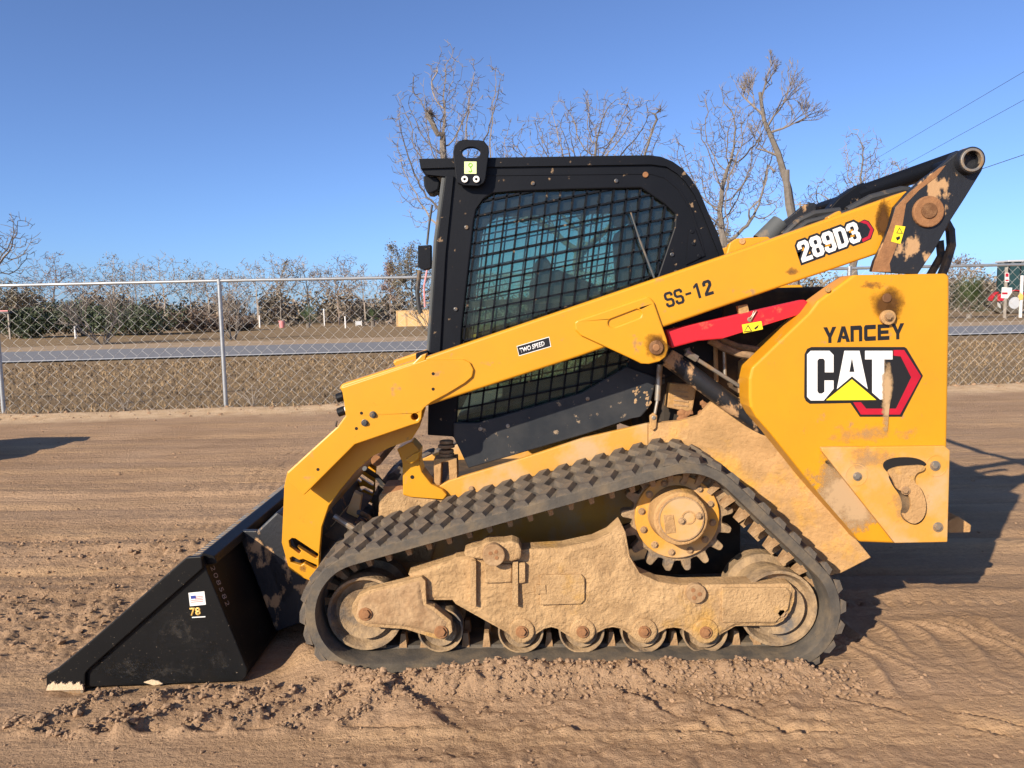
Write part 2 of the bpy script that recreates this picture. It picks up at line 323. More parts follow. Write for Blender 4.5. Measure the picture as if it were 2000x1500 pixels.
def lettering(name, s, x, y, Y, h, ang, m, parent, adv, hh, xs=1.0, grow_=0, th=.0006):
    """block letters drawn as polygons; grow_ widens the outline (for a border)"""
    k = h * S(Y) / hh; org = P(x, y, Y); ux = Vector((math.cos(ang), 0, math.sin(ang))); uy = Vector((-math.sin(ang), 0, math.cos(ang)))
    for i, ch_ in enumerate(s):
        loops = GLYPH[ch_]; out = []
        for li, lp in enumerate(loops):
            if grow_ and li: continue
            q = [Vector((a, b)) for a, b in lp]
            if grow_:
                n = len(q); ar = sum(q[j].x * q[(j + 1) % n].y - q[(j + 1) % n].x * q[j].y for j in range(n)); sg_ = 1 if ar > 0 else -1; r = []
                for j in range(n):
                    e1_ = (q[j] - q[j - 1]).normalized(); e2_ = (q[(j + 1) % n] - q[j]).normalized()
                    n1 = Vector((e1_.y, -e1_.x)) * sg_; n2 = Vector((e2_.y, -e2_.x)) * sg_; mm = (n1 + n2); r.append(q[j] + mm.normalized() * grow_ / max(.55, mm.length / 2))
                q = r
            out.append([org + ux * ((p.x + i * adv) * k * xs) + uy * (p.y * k) for p in q])
        if grow_:
            for o_ in out[0]: o_.y += .00003 * i
        MB().prism(out[0], Vector((0, th, 0)), out[1:]).build(name, m, parent)
def vnoise(x, y, seed=0):
    r = np.random.RandomState(seed); T = r.rand(256, 256)
    xi = np.floor(x).astype(int); yi = np.floor(y).astype(int); fx = x - xi; fy = y - yi
    fx = fx * fx * (3 - 2 * fx); fy = fy * fy * (3 - 2 * fy)
    a = T[xi % 256, yi % 256]; b = T[(xi + 1) % 256, yi % 256]; c = T[xi % 256, (yi + 1) % 256]; d = T[(xi + 1) % 256, (yi + 1) % 256]
    return (a * (1 - fx) + b * fx) * (1 - fy) + (c * (1 - fx) + d * fx) * fy
def fbm(x, y, s, seed, octv=4):
    o = 0; a = 0.5
    for k in range(octv): o = o + a * (vnoise(x / s + 17.3 * k, y / s + 5.1 * k, seed + k) * 2 - 1); s /= 2.0; a *= 0.5
    return o

# ------------------------------------------------------------------ ground: one sheet, worked into ruts and ridges
FA = G(8, 812); FB = G(1920, 753)                 # foot of the fence
FS = (FB.y - FA.y) / (FB.x - FA.x)
def fence_y(x): return FA.y + FS * (x - FA.x)
def seg_d(x, y, a, b):
    ax, ay = a; bx, by = b; L2 = (bx - ax) ** 2 + (by - ay) ** 2
    t = np.clip(((x - ax) * (bx - ax) + (y - ay) * (by - ay)) / L2, 0, 1)
    dx = x - ax - t * (bx - ax); dy = y - ay - t * (by - ay)
    side = np.sign((bx - ax) * (y - ay) - (by - ay) * (x - ax))
    return np.hypot(dx, dy), t, side
def height(x, y):
    near = np.clip((12 - y) / 2, 0, 1)
    v = y - (FA.y + FS * (x - FA.x))
    lot = np.clip(-v / 0.6, 0, 1)
    z = 0.012 * fbm(x, y, 1.6, 3) + 0.006 * fbm(x * 0.35, y, 0.22, 11) * lot
    yy = y + 0.06 * x + 0.05 * fbm(x, y, 2.5, 21)
    for k, (y0, wd, am) in enumerate([(3.75, .05, .02), (4.05, .04, -.02), (4.45, .1, .03), (4.7, .05, -.022), (5.15, .06, .02), (5.5, .05, -.02), (5.9, .07, .025), (6.35, .05, -.02), (6.8, .08, .022), (7.3, .06, -.02), (7.9, .1, .02), (8.7, .12, -.02), (9.6, .15, .02)]):
        z = z + am * np.exp(-((yy - y0) / wd) ** 2) * (0.55 + 0.9 * vnoise(x * 1.3, y * 0 + k, 40 + k)) * lot
    # rough cloddy belts
    rough = np.zeros_like(x)
    for y0, wd, x1, a in [(4.35, .22, -0.6, 1.0), (3.5, .35, -0.9, 1.1), (5.9, .12, 0, .6), (6.9, .15, 9, .5), (3.2, .3, -1.3, 1.)]:
        rough = np.maximum(rough, a * np.exp(-((yy - y0) / wd) ** 2) * np.clip((x1 - x) / 0.4, 0, 1))
    front = np.clip((2.93 - y) / 0.1, 0, 1)
    rough = np.maximum(rough, 0.55 * front * np.clip((x + 0.75) / 0.3, 0, 1) * np.clip((1.5 - x) / .5, 0.25, 1))
    # soil thrown up along the near track and the ridge it leaves towards the bucket
    berm = 0.062 * np.exp(-((y - 2.80 - 0.03 * np.sin(x * 3)) / 0.075) ** 2) * np.clip((x + 0.62) / 0.25, 0, 1) * np.clip((1.25 - x) / 0.25, 0, 1) * (0.75 + 0.5 * vnoise(x * 4, y * 0, 77))
    z = z + berm
    rough = np.maximum(rough, np.clip(berm / 0.035, 0, 1) * 1.1)
    a = G(585, 1283); b = G(840, 1405); d, t, sd_ = seg_d(x, y, (a.x, a.y), (b.x, b.y))
    ridge = 0.085 * np.exp(-(d / np.where(sd_ > 0, 0.035, 0.13)) ** 2) * (1 - 0.6 * t)
    z = z + ridge
    # slanting lug ridges left by tracks
    for (p, q) in [((165, 1430), (370, 1340)), ((235, 1432), (455, 1335)), ((350, 1428), (520, 1350)), ((450, 1425), (610, 1350)), ((555, 1422), (665, 1368)), ((660, 1424), (745, 1382)), ((60, 1425), (250, 1345))]:
        a = G(*p); b = G(*q); d, t, _ = seg_d(x, y, (a.x, a.y), (b.x, b.y))
        e = np.exp(-(d / 0.022) ** 2); z = z + 0.016 * e; rough = np.maximum(rough, 1.25 * np.exp(-(d / 0.034) ** 2))
    for (p, q) in [((0, 1432), (620, 1425)), ((620, 1425), (1000, 1440)), ((1000, 1428), (1900, 1440)), ((1150, 1330), (1420, 1440)), ((1250, 1335), (1560, 1436)), ((1350, 1340), (1700, 1440)), ((1480, 1330), (1960, 1440)), ((1580, 1325), (2000, 1425))]:
        a = G(*p); b = G(*q); d, t, sd_ = seg_d(x, y, (a.x, a.y), (b.x, b.y))
        z = z + 0.02 * np.where(sd_ > 0, -1, 0.55) * np.exp(-(d / 0.03) ** 2) * np.clip(vnoise(x * 7, y * 7, 91) * 2.6 - 0.9, 0, 1.3)
    for k in range(9):                                   # curved tread prints behind the machine
        xa = 1.28 + 0.105 * k; c = np.exp(-((x - xa - 0.22 * (3.15 - y) - 0.05 * np.sin(y * 9 + k) - 0.05 * fbm(x, y, .3, 97)) / 0.022) ** 2)
        z = z + 0.042 * c * (vnoise(x * 3, y * 4, 95) ** 1.4) * np.clip((3.35 - y) / 0.1, 0, 1) * np.clip((y - 2.62) / 0.1, 0, 1)
    cl = np.abs(fbm(x, y, 0.085, 51, 4)); cl2 = np.abs(fbm(x, y, 0.04, 61, 3))
    z = z + rough * (0.042 * cl + 0.034 * cl2) * near
    pat = np.clip(vnoise(x * 1.1, y * 2.2, 99) * 1.6 - .3, .25, 1)
    z = z + near * pat * (0.006 * fbm(x, y, 0.06, 71, 3) + 0.005 * np.abs(fbm(x, y, 0.025, 81, 2))) * np.clip((y - 2.0), 0.4, 2.2)
    for y0, pt, ph in ((4.95, .075, 0), (5.02, .075, 2), (6.1, .09, 1), (6.2, .09, 3), (7.6, .1, 0), (3.62, .07, 1)):       # tyre tread dents
        z = z - 0.012 * np.exp(-((yy - y0) / .03) ** 2) * np.clip(np.sin(x * 6.283 / pt + ph), 0, 1) * lot
    # level bed under the machine
    bed = np.clip((y - 2.86) / 0.05, 0, 1) * np.clip((5.0 - y) / 0.1, 0, 1) * np.clip((x + 0.72) / 0.08, 0, 1) * np.clip((1.22 - x) / 0.08, 0, 1)
    z = z * (1 - bed) + (-0.024 * x - 0.006) * bed
    bb = np.clip((y - 2.79) / 0.04, 0, 1) * np.clip((4.95 - y) / 0.1, 0, 1) * np.clip((x + 1.78) / 0.05, 0, 1) * np.clip((-0.88 - x) / 0.08, 0, 1)
    z = z * (1 - bb) + (-0.024 + 0.03 * (x + 1.84)) * bb
    # bank of loose sand at the foot of the fence
    z = z + 0.05 * np.exp(-((v + 0.35) / 0.25) ** 2) * (0.6 + 0.8 * vnoise(x * 1.2, y * 3, 33)) + 0.02 * np.abs(fbm(x, y, .3, 35)) * np.exp(-((v + .3) / .4) ** 2)
    return z
def axis(*spans):
    out = []
    for a, b, st in spans: out.extend(np.arange(a, b - 1e-6, st).tolist())
    return np.array(out + [spans[-1][1]])
def grow(a, b, st, g):
    o = [a]
    while o[-1] < b: o.append(o[-1] + st); st *= g
    return o
xs_pos = axis((0, 2.3, 0.0125)).tolist() + grow(2.3, 420, 0.02, 1.06)[1:]
xs = np.array([-q for q in reversed(xs_pos[1:])] + xs_pos)
ys = np.array([-60, -30, -12, -5, -2, 0, 1, 1.6, 1.9] + axis((2.05, 3.4, 0.0115)).tolist() + grow(3.4, 520, 0.0125, 1.018)[1:])
X, Y_ = np.meshgrid(xs, ys); Z = height(X, Y_)
nx, ny = len(xs), len(ys)
verts = np.stack([X.ravel(), Y_.ravel(), Z.ravel()], 1)
ii = (np.arange(ny - 1)[:, None] * nx + np.arange(nx - 1)[None]).ravel()
quads = np.stack([ii, ii + 1, ii + nx + 1, ii + nx], 1)
me = bpy.data.meshes.new('ground'); me.vertices.add(len(verts)); me.vertices.foreach_set('co', verts.ravel().astype(np.float32))
me.loops.add(quads.size); me.loops.foreach_set('vertex_index', quads.ravel().astype(np.int32))
me.polygons.add(len(quads)); me.polygons.foreach_set('loop_start', (np.arange(len(quads)) * 4).astype(np.int32))
me.update(calc_edges=True); me.polygons.foreach_set('use_smooth', np.ones(len(quads), bool))
ground = bpy.data.objects.new('ground', me); COL.objects.link(ground); tag(ground, kind='structure')
def ground_material():
    m = bpy.data.materials.new('lot_dirt'); m.use_nodes = True; n = m.node_tree.nodes; l = m.node_tree.links; b = n['Principled BSDF']
    b.inputs['Roughness'].default_value = 0.97; b.inputs['Specular IOR Level'].default_value = 0.12
    tc = n.new('ShaderNodeTexCoord'); mp = n.new('ShaderNodeMapping'); mp.vector_type = 'POINT'
    mp.inputs['Rotation'].default_value = (0, 0, -math.atan(FS)); mp.inputs['Location'].default_value = (0, -FA.y + FS * FA.x, 0)
    l.new(tc.outputs['Object'], mp.inputs[0])
    def noise(s, d=8, st=None, r=0.6):
        x = n.new('ShaderNodeTexNoise'); x.inputs['Scale'].default_value = s; x.inputs['Detail'].default_value = d; x.inputs['Roughness'].default_value = r
        if st:
            q = n.new('ShaderNodeMapping'); q.inputs['Scale'].default_value = st; l.new(tc.outputs['Object'], q.inputs[0]); l.new(q.outputs[0], x.inputs[0])
        else: l.new(tc.outputs['Object'], x.inputs[0])
        return x.outputs[0]
    def ramp(v, stops):
        r = n.new('ShaderNodeValToRGB'); e = r.color_ramp.elements
        e[0].position, e[0].color = stops[0][0], (*stops[0][1], 1); e[1].position, e[1].color = stops[-1][0], (*stops[-1][1], 1)
        for p, c in stops[1:-1]: q = e.new(p); q.color = (*c, 1)
        l.new(v, r.inputs[0]); return r.outputs[0]
    def mix(f, a, c):
        x = n.new('ShaderNodeMix'); x.data_type = 'RGBA'; l.new(f, x.inputs[0]); l.new(a, x.inputs[6]); l.new(c, x.inputs[7]); return x.outputs[2]
    def math_(op, a, bv, c=None):
        x = n.new('ShaderNodeMath'); x.operation = op
        for i, q in enumerate((a, bv)):
            if isinstance(q, (int, float)): x.inputs[i].default_value = q
            else: l.new(q, x.inputs[i])
        return x.outputs[0]
    dirt = ramp(noise(1.1, 10), [(0.32, (0.30, 0.188, 0.106)), (0.5, (0.395, 0.253, 0.146)), (0.68, (0.46, 0.305, 0.185))])
    streak = ramp(noise(1.0, 8, (0.25, 3.2, 1)), [(0.4, (0.40, 0.258, 0.152)), (0.52, (0.315, 0.198, 0.113)), (0.62, (0.48, 0.305, 0.16))])
    fine = noise(45, 6)
    mxs = n.new('ShaderNodeMix'); mxs.data_type = 'RGBA'; mxs.inputs[0].default_value = 0.5; l.new(dirt, mxs.inputs[6]); l.new(streak, mxs.inputs[7])
    lot = mxs.outputs[2]
    sand = ramp(noise(6, 8), [(0.35, (0.50, 0.34, 0.19)), (0.65, (0.62, 0.45, 0.28))])
    grass = ramp(noise(2.2, 10, None, 0.75), [(0.3, (0.16, 0.105, 0.055)), (0.5, (0.25, 0.17, 0.09)), (0.62, (0.29, 0.205, 0.11)), (0.75, (0.17, 0.145, 0.065))])
    sx = n.new('ShaderNodeSeparateXYZ'); l.new(mp.outputs[0], sx.inputs[0]); v = sx.outputs[1]
    wob = math_('MULTIPLY', math_('SUBTRACT', noise(1.5, 6), 0.5), 1.0)
    vw = math_('ADD', v, wob)
    def step(val, a, c):
        r = n.new('ShaderNodeMapRange'); r.inputs[1].default_value = a; r.inputs[2].default_value = c; l.new(val, r.inputs[0]); return r.outputs[0]
    c1 = mix(math_('MULTIPLY', step(vw, -1.1, -0.7), 0.85), lot, sand)
    c2 = mix(step(vw, -0.2, 0.05), c1, grass)
    hv = n.new('ShaderNodeHueSaturation'); l.new(math_('ADD', math_('MULTIPLY', fine, 0.5), 0.75), hv.inputs['Value']); l.new(c2, hv.inputs['Color'])
    l.new(hv.outputs[0], b.inputs['Base Color'])
    bp = n.new('ShaderNodeBump'); bp.inputs['Strength'].default_value = 1.0; bp.inputs['Distance'].default_value = 0.02
    hgt = math_('ADD', noise(38, 12, None, 0.7), math_('MULTIPLY', noise(5, 10, (0.5, 2.5, 1)), 1.3)); l.new(hgt, bp.inputs['Height']); l.new(bp.outputs[0], b.inputs['Normal'])
    return m
me.materials.append(ground_material())
def strip(name, a0, a1, b0, b1, z, m, kind='structure'):
    """road sheet between a near line a0-a1 and a far line b0-b1, carried on far past the frame"""
    ext = lambda p, q: (p + (p - q) * 6, q + (q - p) * 6)
    p, q = ext(a0, a1); r, s_ = ext(b0, b1)
    for u in (p, q, r, s_): u.z = z
    return tag(MB().add([p, q, s_, r], [(0, 1, 2, 3)]).build(name, m), kind=kind)
M['asphalt'] = mat('asphalt', (0.17, 0.165, 0.16), 0.85, col2=(0.20, 0.195, 0.19), scale=1.5, amt=0.5, sharp=0.4, bump=0.2, bscale=40)
M['roadline'] = mat('road_paint', (0.62, 0.60, 0.55), 0.7)
M['verge'] = mat('sandy_verge', (0.40, 0.27, 0.15), 0.95, col2=(0.27, 0.19, 0.10), scale=1.2, amt=0.5, sharp=0.3, bump=0.5, bscale=10)
na, nb = G(0, 711), G(1990, 653); fa, fb = G(0, 690), G(1990, 636)
strip('road', na, nb, fa, fb, 0.045, 'asphalt')
strip('verge', fa, fb, G(0, 680), G(1990, 628), 0.041, 'verge')
up = (fa - na).normalized() * 0.25
strip('road_edge_line', na + up, nb + up, na + up * 2.6, nb + up * 2.6, 0.05, 'roadline')
# ------------------------------------------------------------------ loose clods and grass (uncountable)
def scatter_clods():
    rnd = np.random.RandomState(5); mb = MB()
    ico = [(0, 0, 1), (.89, 0, .45), (.28, .85, .45), (-.72, .53, .45), (-.72, -.53, .45), (.28, -.85, .45), (.72, .53, -.45), (-.28, .85, -.45), (-.89, 0, -.45), (-.28, -.85, -.45), (.72, -.53, -.45), (0, 0, -1)]
    icf = [(0, 1, 2), (0, 2, 3), (0, 3, 4), (0, 4, 5), (0, 5, 1), (1, 6, 2), (2, 7, 3), (3, 8, 4), (4, 9, 5), (5, 10, 1), (6, 7, 2), (7, 8, 3), (8, 9, 4), (9, 10, 5), (10, 6, 1), (11, 7, 6), (11, 8, 7), (11, 9, 8), (11, 10, 9), (11, 6, 10)]
    ico = np.array(ico); pts = []
    def put(x, y, s): pts.append((x, y, s))
    for _ in range(2600): put(rnd.uniform(-.7, 1.3), 2.79 + rnd.normal() * 0.07, abs(rnd.normal()) * 0.006 + 0.003)
    for _ in range(900): put(rnd.uniform(-1.9, 2.2), rnd.uniform(2.2, 2.8), abs(rnd.normal()) * 0.004 + 0.002)
    for (p, q) in [((165, 1430), (370, 1340)), ((235, 1432), (455, 1335)), ((350, 1428), (520, 1350)), ((450, 1425), (610, 1350)), ((555, 1422), (665, 1368)), ((660, 1424), (745, 1382)), ((60, 1425), (250, 1345)), ((20, 1400), (150, 1440)), ((590, 1290), (840, 1405))]:
        a = G(*p); b = G(*q)
        for _ in range(230):
            t = rnd.rand(); put(a.x + (b.x - a.x) * t + rnd.normal() * .018, a.y + (b.y - a.y) * t + rnd.normal() * .018, abs(rnd.normal()) * 0.006 + 0.0025)
    for _ in range(1600):
        x = rnd.uniform(-3.4, -0.8); put(x, 3.5 - 0.06 * x + rnd.normal() * .3, abs(rnd.normal()) * 0.007 + 0.003)
    for _ in range(1000):
        x = rnd.uniform(-4.5, -0.6); put(x, 4.45 - 0.06 * x + rnd.normal() * .18, abs(rnd.normal()) * 0.008 + 0.003)
    for _ in range(700): put(rnd.uniform(-7, 7), rnd.uniform(3.4, 10), abs(rnd.normal()) * 0.008 + 0.003)
    for _ in range(500):
        x = rnd.uniform(-8, 9); put(x, fence_y(x) - 0.35 + rnd.normal() * .25, abs(rnd.normal()) * 0.015 + 0.006)
    pts = np.array(pts)
    inm = (pts[:, 1] > 2.86) & (pts[:, 1] < 4.9) & (pts[:, 0] > -1.8) & (pts[:, 0] < 1.28); pts = pts[~inm]
    zz = height(pts[:, 0], pts[:, 1])
    for (x, y, s), z in zip(pts, zz):
        s = s * .72; q = ico * (1 + rnd.uniform(-.4, .4, (12, 1))) * s * np.array([1.1, 1, .7])
        mb.add([(x + a, y + b, z + s * .25 + c) for a, b, c in q], icf)
    tag(mb.build('soil_clods', 'clod'), 'loose brown soil clods scattered over the worked dirt', 'soil', kind='stuff')
scatter_clods()
def scatter_grass():
    rnd = np.random.RandomState(9); mb = MB()
    for _ in range(26000):
        x = rnd.uniform(-14, 15); v = rnd.rand() ** 1.4 * 12.5; y = fence_y(x) - 0.1 + v
        h = rnd.uniform(.03, .09) * (1.5 if v < .4 else 1); a = rnd.uniform(0, 6.28); wd = 0.008 + 0.0012 * v
        dx, dy = math.cos(a) * wd, math.sin(a) * wd; lx, ly = rnd.normal(0, .035, 2)
        mb.add([(x - dx, y - dy, 0.005), (x + dx, y + dy, 0.005), (x + lx, y + ly, h)], [(0, 1, 2)])
    tag(mb.build('dry_grass', 'drygrass'), 'short dry brown grass between the fence and the road', 'grass', kind='stuff')
scatter_grass()

# ================================================================== the compact track loader
YT, YB = 2.90, 3.06                       # near face of the track, near face of the rear body
MID = 3.89                                # centre plane of the machine
loader = empty('compact_track_loader', (0.2, MID, 0), 'yellow and black compact track loader with black bucket lowered onto the dirt', 'track loader')
def mirror(o, name=None):
    """the same part on the far side of the machine"""
    me = o.data.copy()
    for v in me.vertices: v.co.y = 2 * MID - v.co.y
    me.flip_normals(); c = bpy.data.objects.new(name or o.name.split('.')[0], me); COL.objects.link(c); par(c, loader)
    for md in o.modifiers:
        if md.type == 'BEVEL': b = c.modifiers.new('bevel', 'BEVEL'); b.width = md.width; b.segments = md.segments; b.limit_method = 'ANGLE'; b.angle_limit = md.angle_limit
    return c
# ---- near track: hull of three circles at the near face
CIRC = [(713, 1199, 119), (1525, 1192, 119), (1344, 1037, 134)]
def hull_loop(circs, dr, n=40):
    pts = []
    for cx, cy, r in circs: pts += [(cx + (r + dr) * math.cos(2 * math.pi * k / 120), cy + (r + dr) * math.sin(2 * math.pi * k / 120)) for k in range(120)]
    pts = sorted(set(pts))
    def half(ps):
        h = []
        for p in ps:
            while len(h) > 1 and (h[-1][0] - h[-2][0]) * (p[1] - h[-2][1]) - (h[-1][1] - h[-2][1]) * (p[0] - h[-2][0]) <= 0: h.pop()
            h.append(p)
        return h
    a = half(pts); b = half(pts[::-1]); return a[:-1] + b[:-1]
def resample(poly, n):
    poly = [Vector((p.x, 0, p.z)) for p in poly]; m = len(poly); L = [(poly[(i + 1) % m] - poly[i]).length for i in range(m)]; T = sum(L); out = []
    for k in range(n):
        d = T * k / n; i = 0
        while d > L[i]: d -= L[i]; i += 1
        e = (poly[(i + 1) % m] - poly[i]).normalized(); out.append(poly[i] + e * d)
    return out, T
TW = 0.45
def make_track(y0, near=True):
    n = 232; base, T = resample([P(x, y, YT) for x, y in hull_loop(CIRC, 0)], n)
    cen = sum(base, Vector()) / n
    nrm = []
    for i in range(n):
        t = (base[(i + 1) % n] - base[i - 1]).normalized(); q = Vector((-t.z, 0, t.x))
        if q.dot(base[i] - cen) < 0: q = -q
        nrm.append(q)
    TH = 0.046; mb = MB(); vs = []; fs = []
    prof = [(0.0, -0.006), (0.0, -TH + 0.004), (0.012, -TH), (0.13, -TH), (0.14, -TH - 0.01), (TW - 0.14, -TH - 0.01), (TW - 0.13, -TH), (TW - 0.012, -TH), (TW, -TH + 0.004), (TW, -0.006), (TW - 0.01, 0), (0.01, 0)]
    k = len(prof)
    for i in range(n):
        for (yy, h) in prof: p = base[i] + nrm[i] * h; vs.append((p.x, y0 + yy, p.z))
    for i in range(n):
        j = (i + 1) % n
        for a in range(k): b = (a + 1) % k; fs.append((i * k + a, i * k + b, j * k + b, j * k + a))
    belt = mb.add(vs, fs).build('track', 'rubber', loader, smooth=True)
    # zig-zag tread bars, each its own piece
    nl = 58; st, _ = resample([P(x, y, YT) for x, y in hull_loop(CIRC, 0)], nl); pitch = T / nl
    segs = 5; lw = pitch * 0.60; lv = []; lf = []
    for q in range(segs + 1):
        yy = 0.004 + (TW - 0.008) * q / segs; o = (0.016 if q % 2 else -0.016); hw = lw / 2
        lv += [(o - hw - .006, yy, -0.004), (o - hw + .006, yy, 0.019), (o + hw - .006, yy, 0.019), (o + hw + .006, yy, -0.004)]
    for q in range(segs):
        for a in range(3): lf.append((q * 4 + a, q * 4 + a + 1, q * 4 + a + 5, q * 4 + a + 4))
    lf += [(3, 2, 1, 0), tuple(segs * 4 + a for a in range(4))]
    lme = bpy.data.meshes.new('tread_bar'); lme.from_pydata(lv, [], lf); lme.materials.append(M['lug'])
    gm = MB().add([(-.016, -.03, 0), (.016, -.03, 0), (.016, .03, 0), (-.016, .03, 0), (-.009, -.02, -.055), (.009, -.02, -.055), (.009, .02, -.055), (-.009, .02, -.055)], [(0, 3, 2, 1), (4, 5, 6, 7), (0, 1, 5, 4), (1, 2, 6, 5), (2, 3, 7, 6), (3, 0, 4, 7)])
    gme = bpy.data.meshes.new('guide_lug'); gme.from_pydata(gm.v, [], gm.f); gme.materials.append(M['mud_plain'])
    for i in range(nl):
        t = (st[(i + 1) % nl] - st[i - 1]).normalized(); q = Vector((-t.z, 0, t.x))
        if q.dot(st[i] - cen) < 0: q = -q
        yv = Vector((0, 1, 0)); tx = yv.cross(q)
        rot = Matrix((tx, yv, q)).transposed().to_4x4()
        for me_, off, dy in ((lme, 0, 0), (gme, -0.05, 0.16), (gme, -0.05, 0.29)):
            if me_ is gme and not near and dy > .2: continue
            o = bpy.data.objects.new('tread_bar' if me_ is lme else 'guide_lug', me_); COL.objects.link(o)
            p = st[i] + q * off; o.matrix_world = Matrix.Translation((p.x, y0 + dy, p.z)) @ rot
            o.parent = belt; o.matrix_parent_inverse = Matrix.Identity(4)
    return belt
make_track(YT)
make_track(2 * MID - YT - TW, False)
def wheel(name, cx, cy, r, y0, y1, m, inner=0.55, parent=loader, far=True):
    c = P(cx, cy, y0); rr = r * S(y0); mb = MB(); n = 40
    prof = [(0, rr * inner + .02), (0.05, rr * inner), (0.035, rr * .82), (0.0, rr * .93), (0.0, rr), (0.07, rr), (0.085, rr * .82), (y1 - y0 - 0.085, rr * .82), (y1 - y0 - 0.07, rr), (y1 - y0, rr), (y1 - y0, 0.02)]
    prof = [(0.02, 0.001), (0.02, rr * inner * .6)] + prof
    vs = []; fs = []; k = len(prof)
    for a in range(n):
        ca, sa = math.cos(2 * math.pi * a / n), math.sin(2 * math.pi * a / n)
        for (d, q) in prof: vs.append((c.x + q * ca, y0 + d, c.z + q * sa))
    for a in range(n):
        b = (a + 1) % n
        for i in range(k - 1): fs.append((a * k + i, a * k + i + 1, b * k + i + 1, b * k + i))
    o = mb.add(vs, fs).build(name, m, parent, smooth=True)
    if far: mirror(o)
    return o
wheel('front_idler', 713, 1199, 76, 2.985, 3.27, 'wheel')
wheel('rear_idler', 1520, 1189, 79, 2.985, 3.27, 'wheel')
ROLL_X = [(860, 1233), (1017, 1235), (1136, 1235), (1257, 1235), (1377, 1236)]
for x, y in ROLL_X: wheel('track_roller', x, y - 2, 46, 2.985, 3.26, 'wheel', 0.5)
# ---- sprocket and final drive
def make_sprocket():
    Y = 3.07; c = P(1323, 1010, Y); tip = 112 * S(Y); n = 17; pts = []
    for k in range(n):
        for f_, r in ((-.5, .80), (-.30, .81), (-.17, .97), (-.1, 1.0), (.1, 1.0), (.17, .97), (.30, .81)):
            a = 2 * math.pi * (k + f_) / n + .1; pts.append(Vector((c.x + tip * r * math.cos(a), Y, c.z + tip * r * math.sin(a))))
    o = MB().prism(pts, Vector((0, .05, 0))).build('sprocket', 'wheel', loader, .006)
    MB().cyl(P(1323, 1010, Y - .018), 84 * S(Y), Y + .004, 40).build('sprocket_plate', 'yellow_dirty', o, .004)
    for k in range(12):
        a = 2 * math.pi * (k + .3) / 12; hexbolt(1323 + 70 * math.cos(a), 1010 + 70 * math.sin(a), 6, Y - .018, o, 'mud_plain')
    MB().cyl(P(1330, 1014, 2.965), 54 * S(2.965), Y, 44, r2=58 * S(Y)).build('final_drive_hub', 'fender', o, .006)
    cap = MB().cyl(P(1331, 1014, 2.958), 44 * S(2.958), 2.97, 44).build('hub_cap', 'yellow_dirty', o, .002)
    MB().cyl(P(1331, 1014, 2.956), 45.5 * S(2.956), 2.966, 44, inner=43 * S(2.956)).build('hub_ring', 'mud_plain', o)
    plate('cast_mark', [(1296, 1006), (1315, 1006), (1320, 1040), (1300, 1043)], 2.955, .004, 'fender', o, bevel=.001)
    MB().cyl(P(1345, 1011, 2.955), 14 * S(2.95), 2.96, 20, inner=11 * S(2.95)).build('cast_mark', 'fender', o)
    hexbolt(1332, 1018, 6, 2.955, o, 'mud_plain', 'plug'); hexbolt(1366, 1008, 6, 2.955, o, 'mud_plain', 'plug')
    return o
make_sprocket()
m_ = MB().cyl(P(1323, 1010, 3.15), 30 * S(3.1), 3.5, 20).build('drive_motor', 'inner', loader)
# ---- roller frame
FR = [(797, 1121), (840, 1107), (884, 1093), (890, 1088), (950, 1083), (1028, 1073), (1100, 1069), (1160, 1056), (1190, 1042), (1213, 1021), (1222, 1040), (1230, 1087), (1250, 1120), (1287, 1137), (1333, 1143), (1440, 1141), (1543, 1140), (1553, 1153), (1551, 1175), (1545, 1193), (1530, 1213), (1513, 1222), (1437, 1223), (1410, 1238), (1395, 1249), (1377, 1254), (1360, 1249), (1345, 1236), (1330, 1228), (1317, 1226), (1302, 1228), (1287, 1236), (1273, 1249), (1257, 1254), (1241, 1249), (1227, 1237), (1212, 1228), (1197, 1225), (1182, 1228), (1167, 1236), (1152, 1249), (1137, 1254), (1120, 1249), (1100, 1236), (1088, 1228), (1076, 1225), (1064, 1228), (1050, 1237), (1034, 1249), (1018, 1252), (1002, 1246), (990, 1236), (890, 1180), (884, 1172), (836, 1172)]
YF = 2.965
fr = MB().prism(px(FR, YF), Vector((0, .09, 0))).build('roller_frame', 'mud', loader, .008)
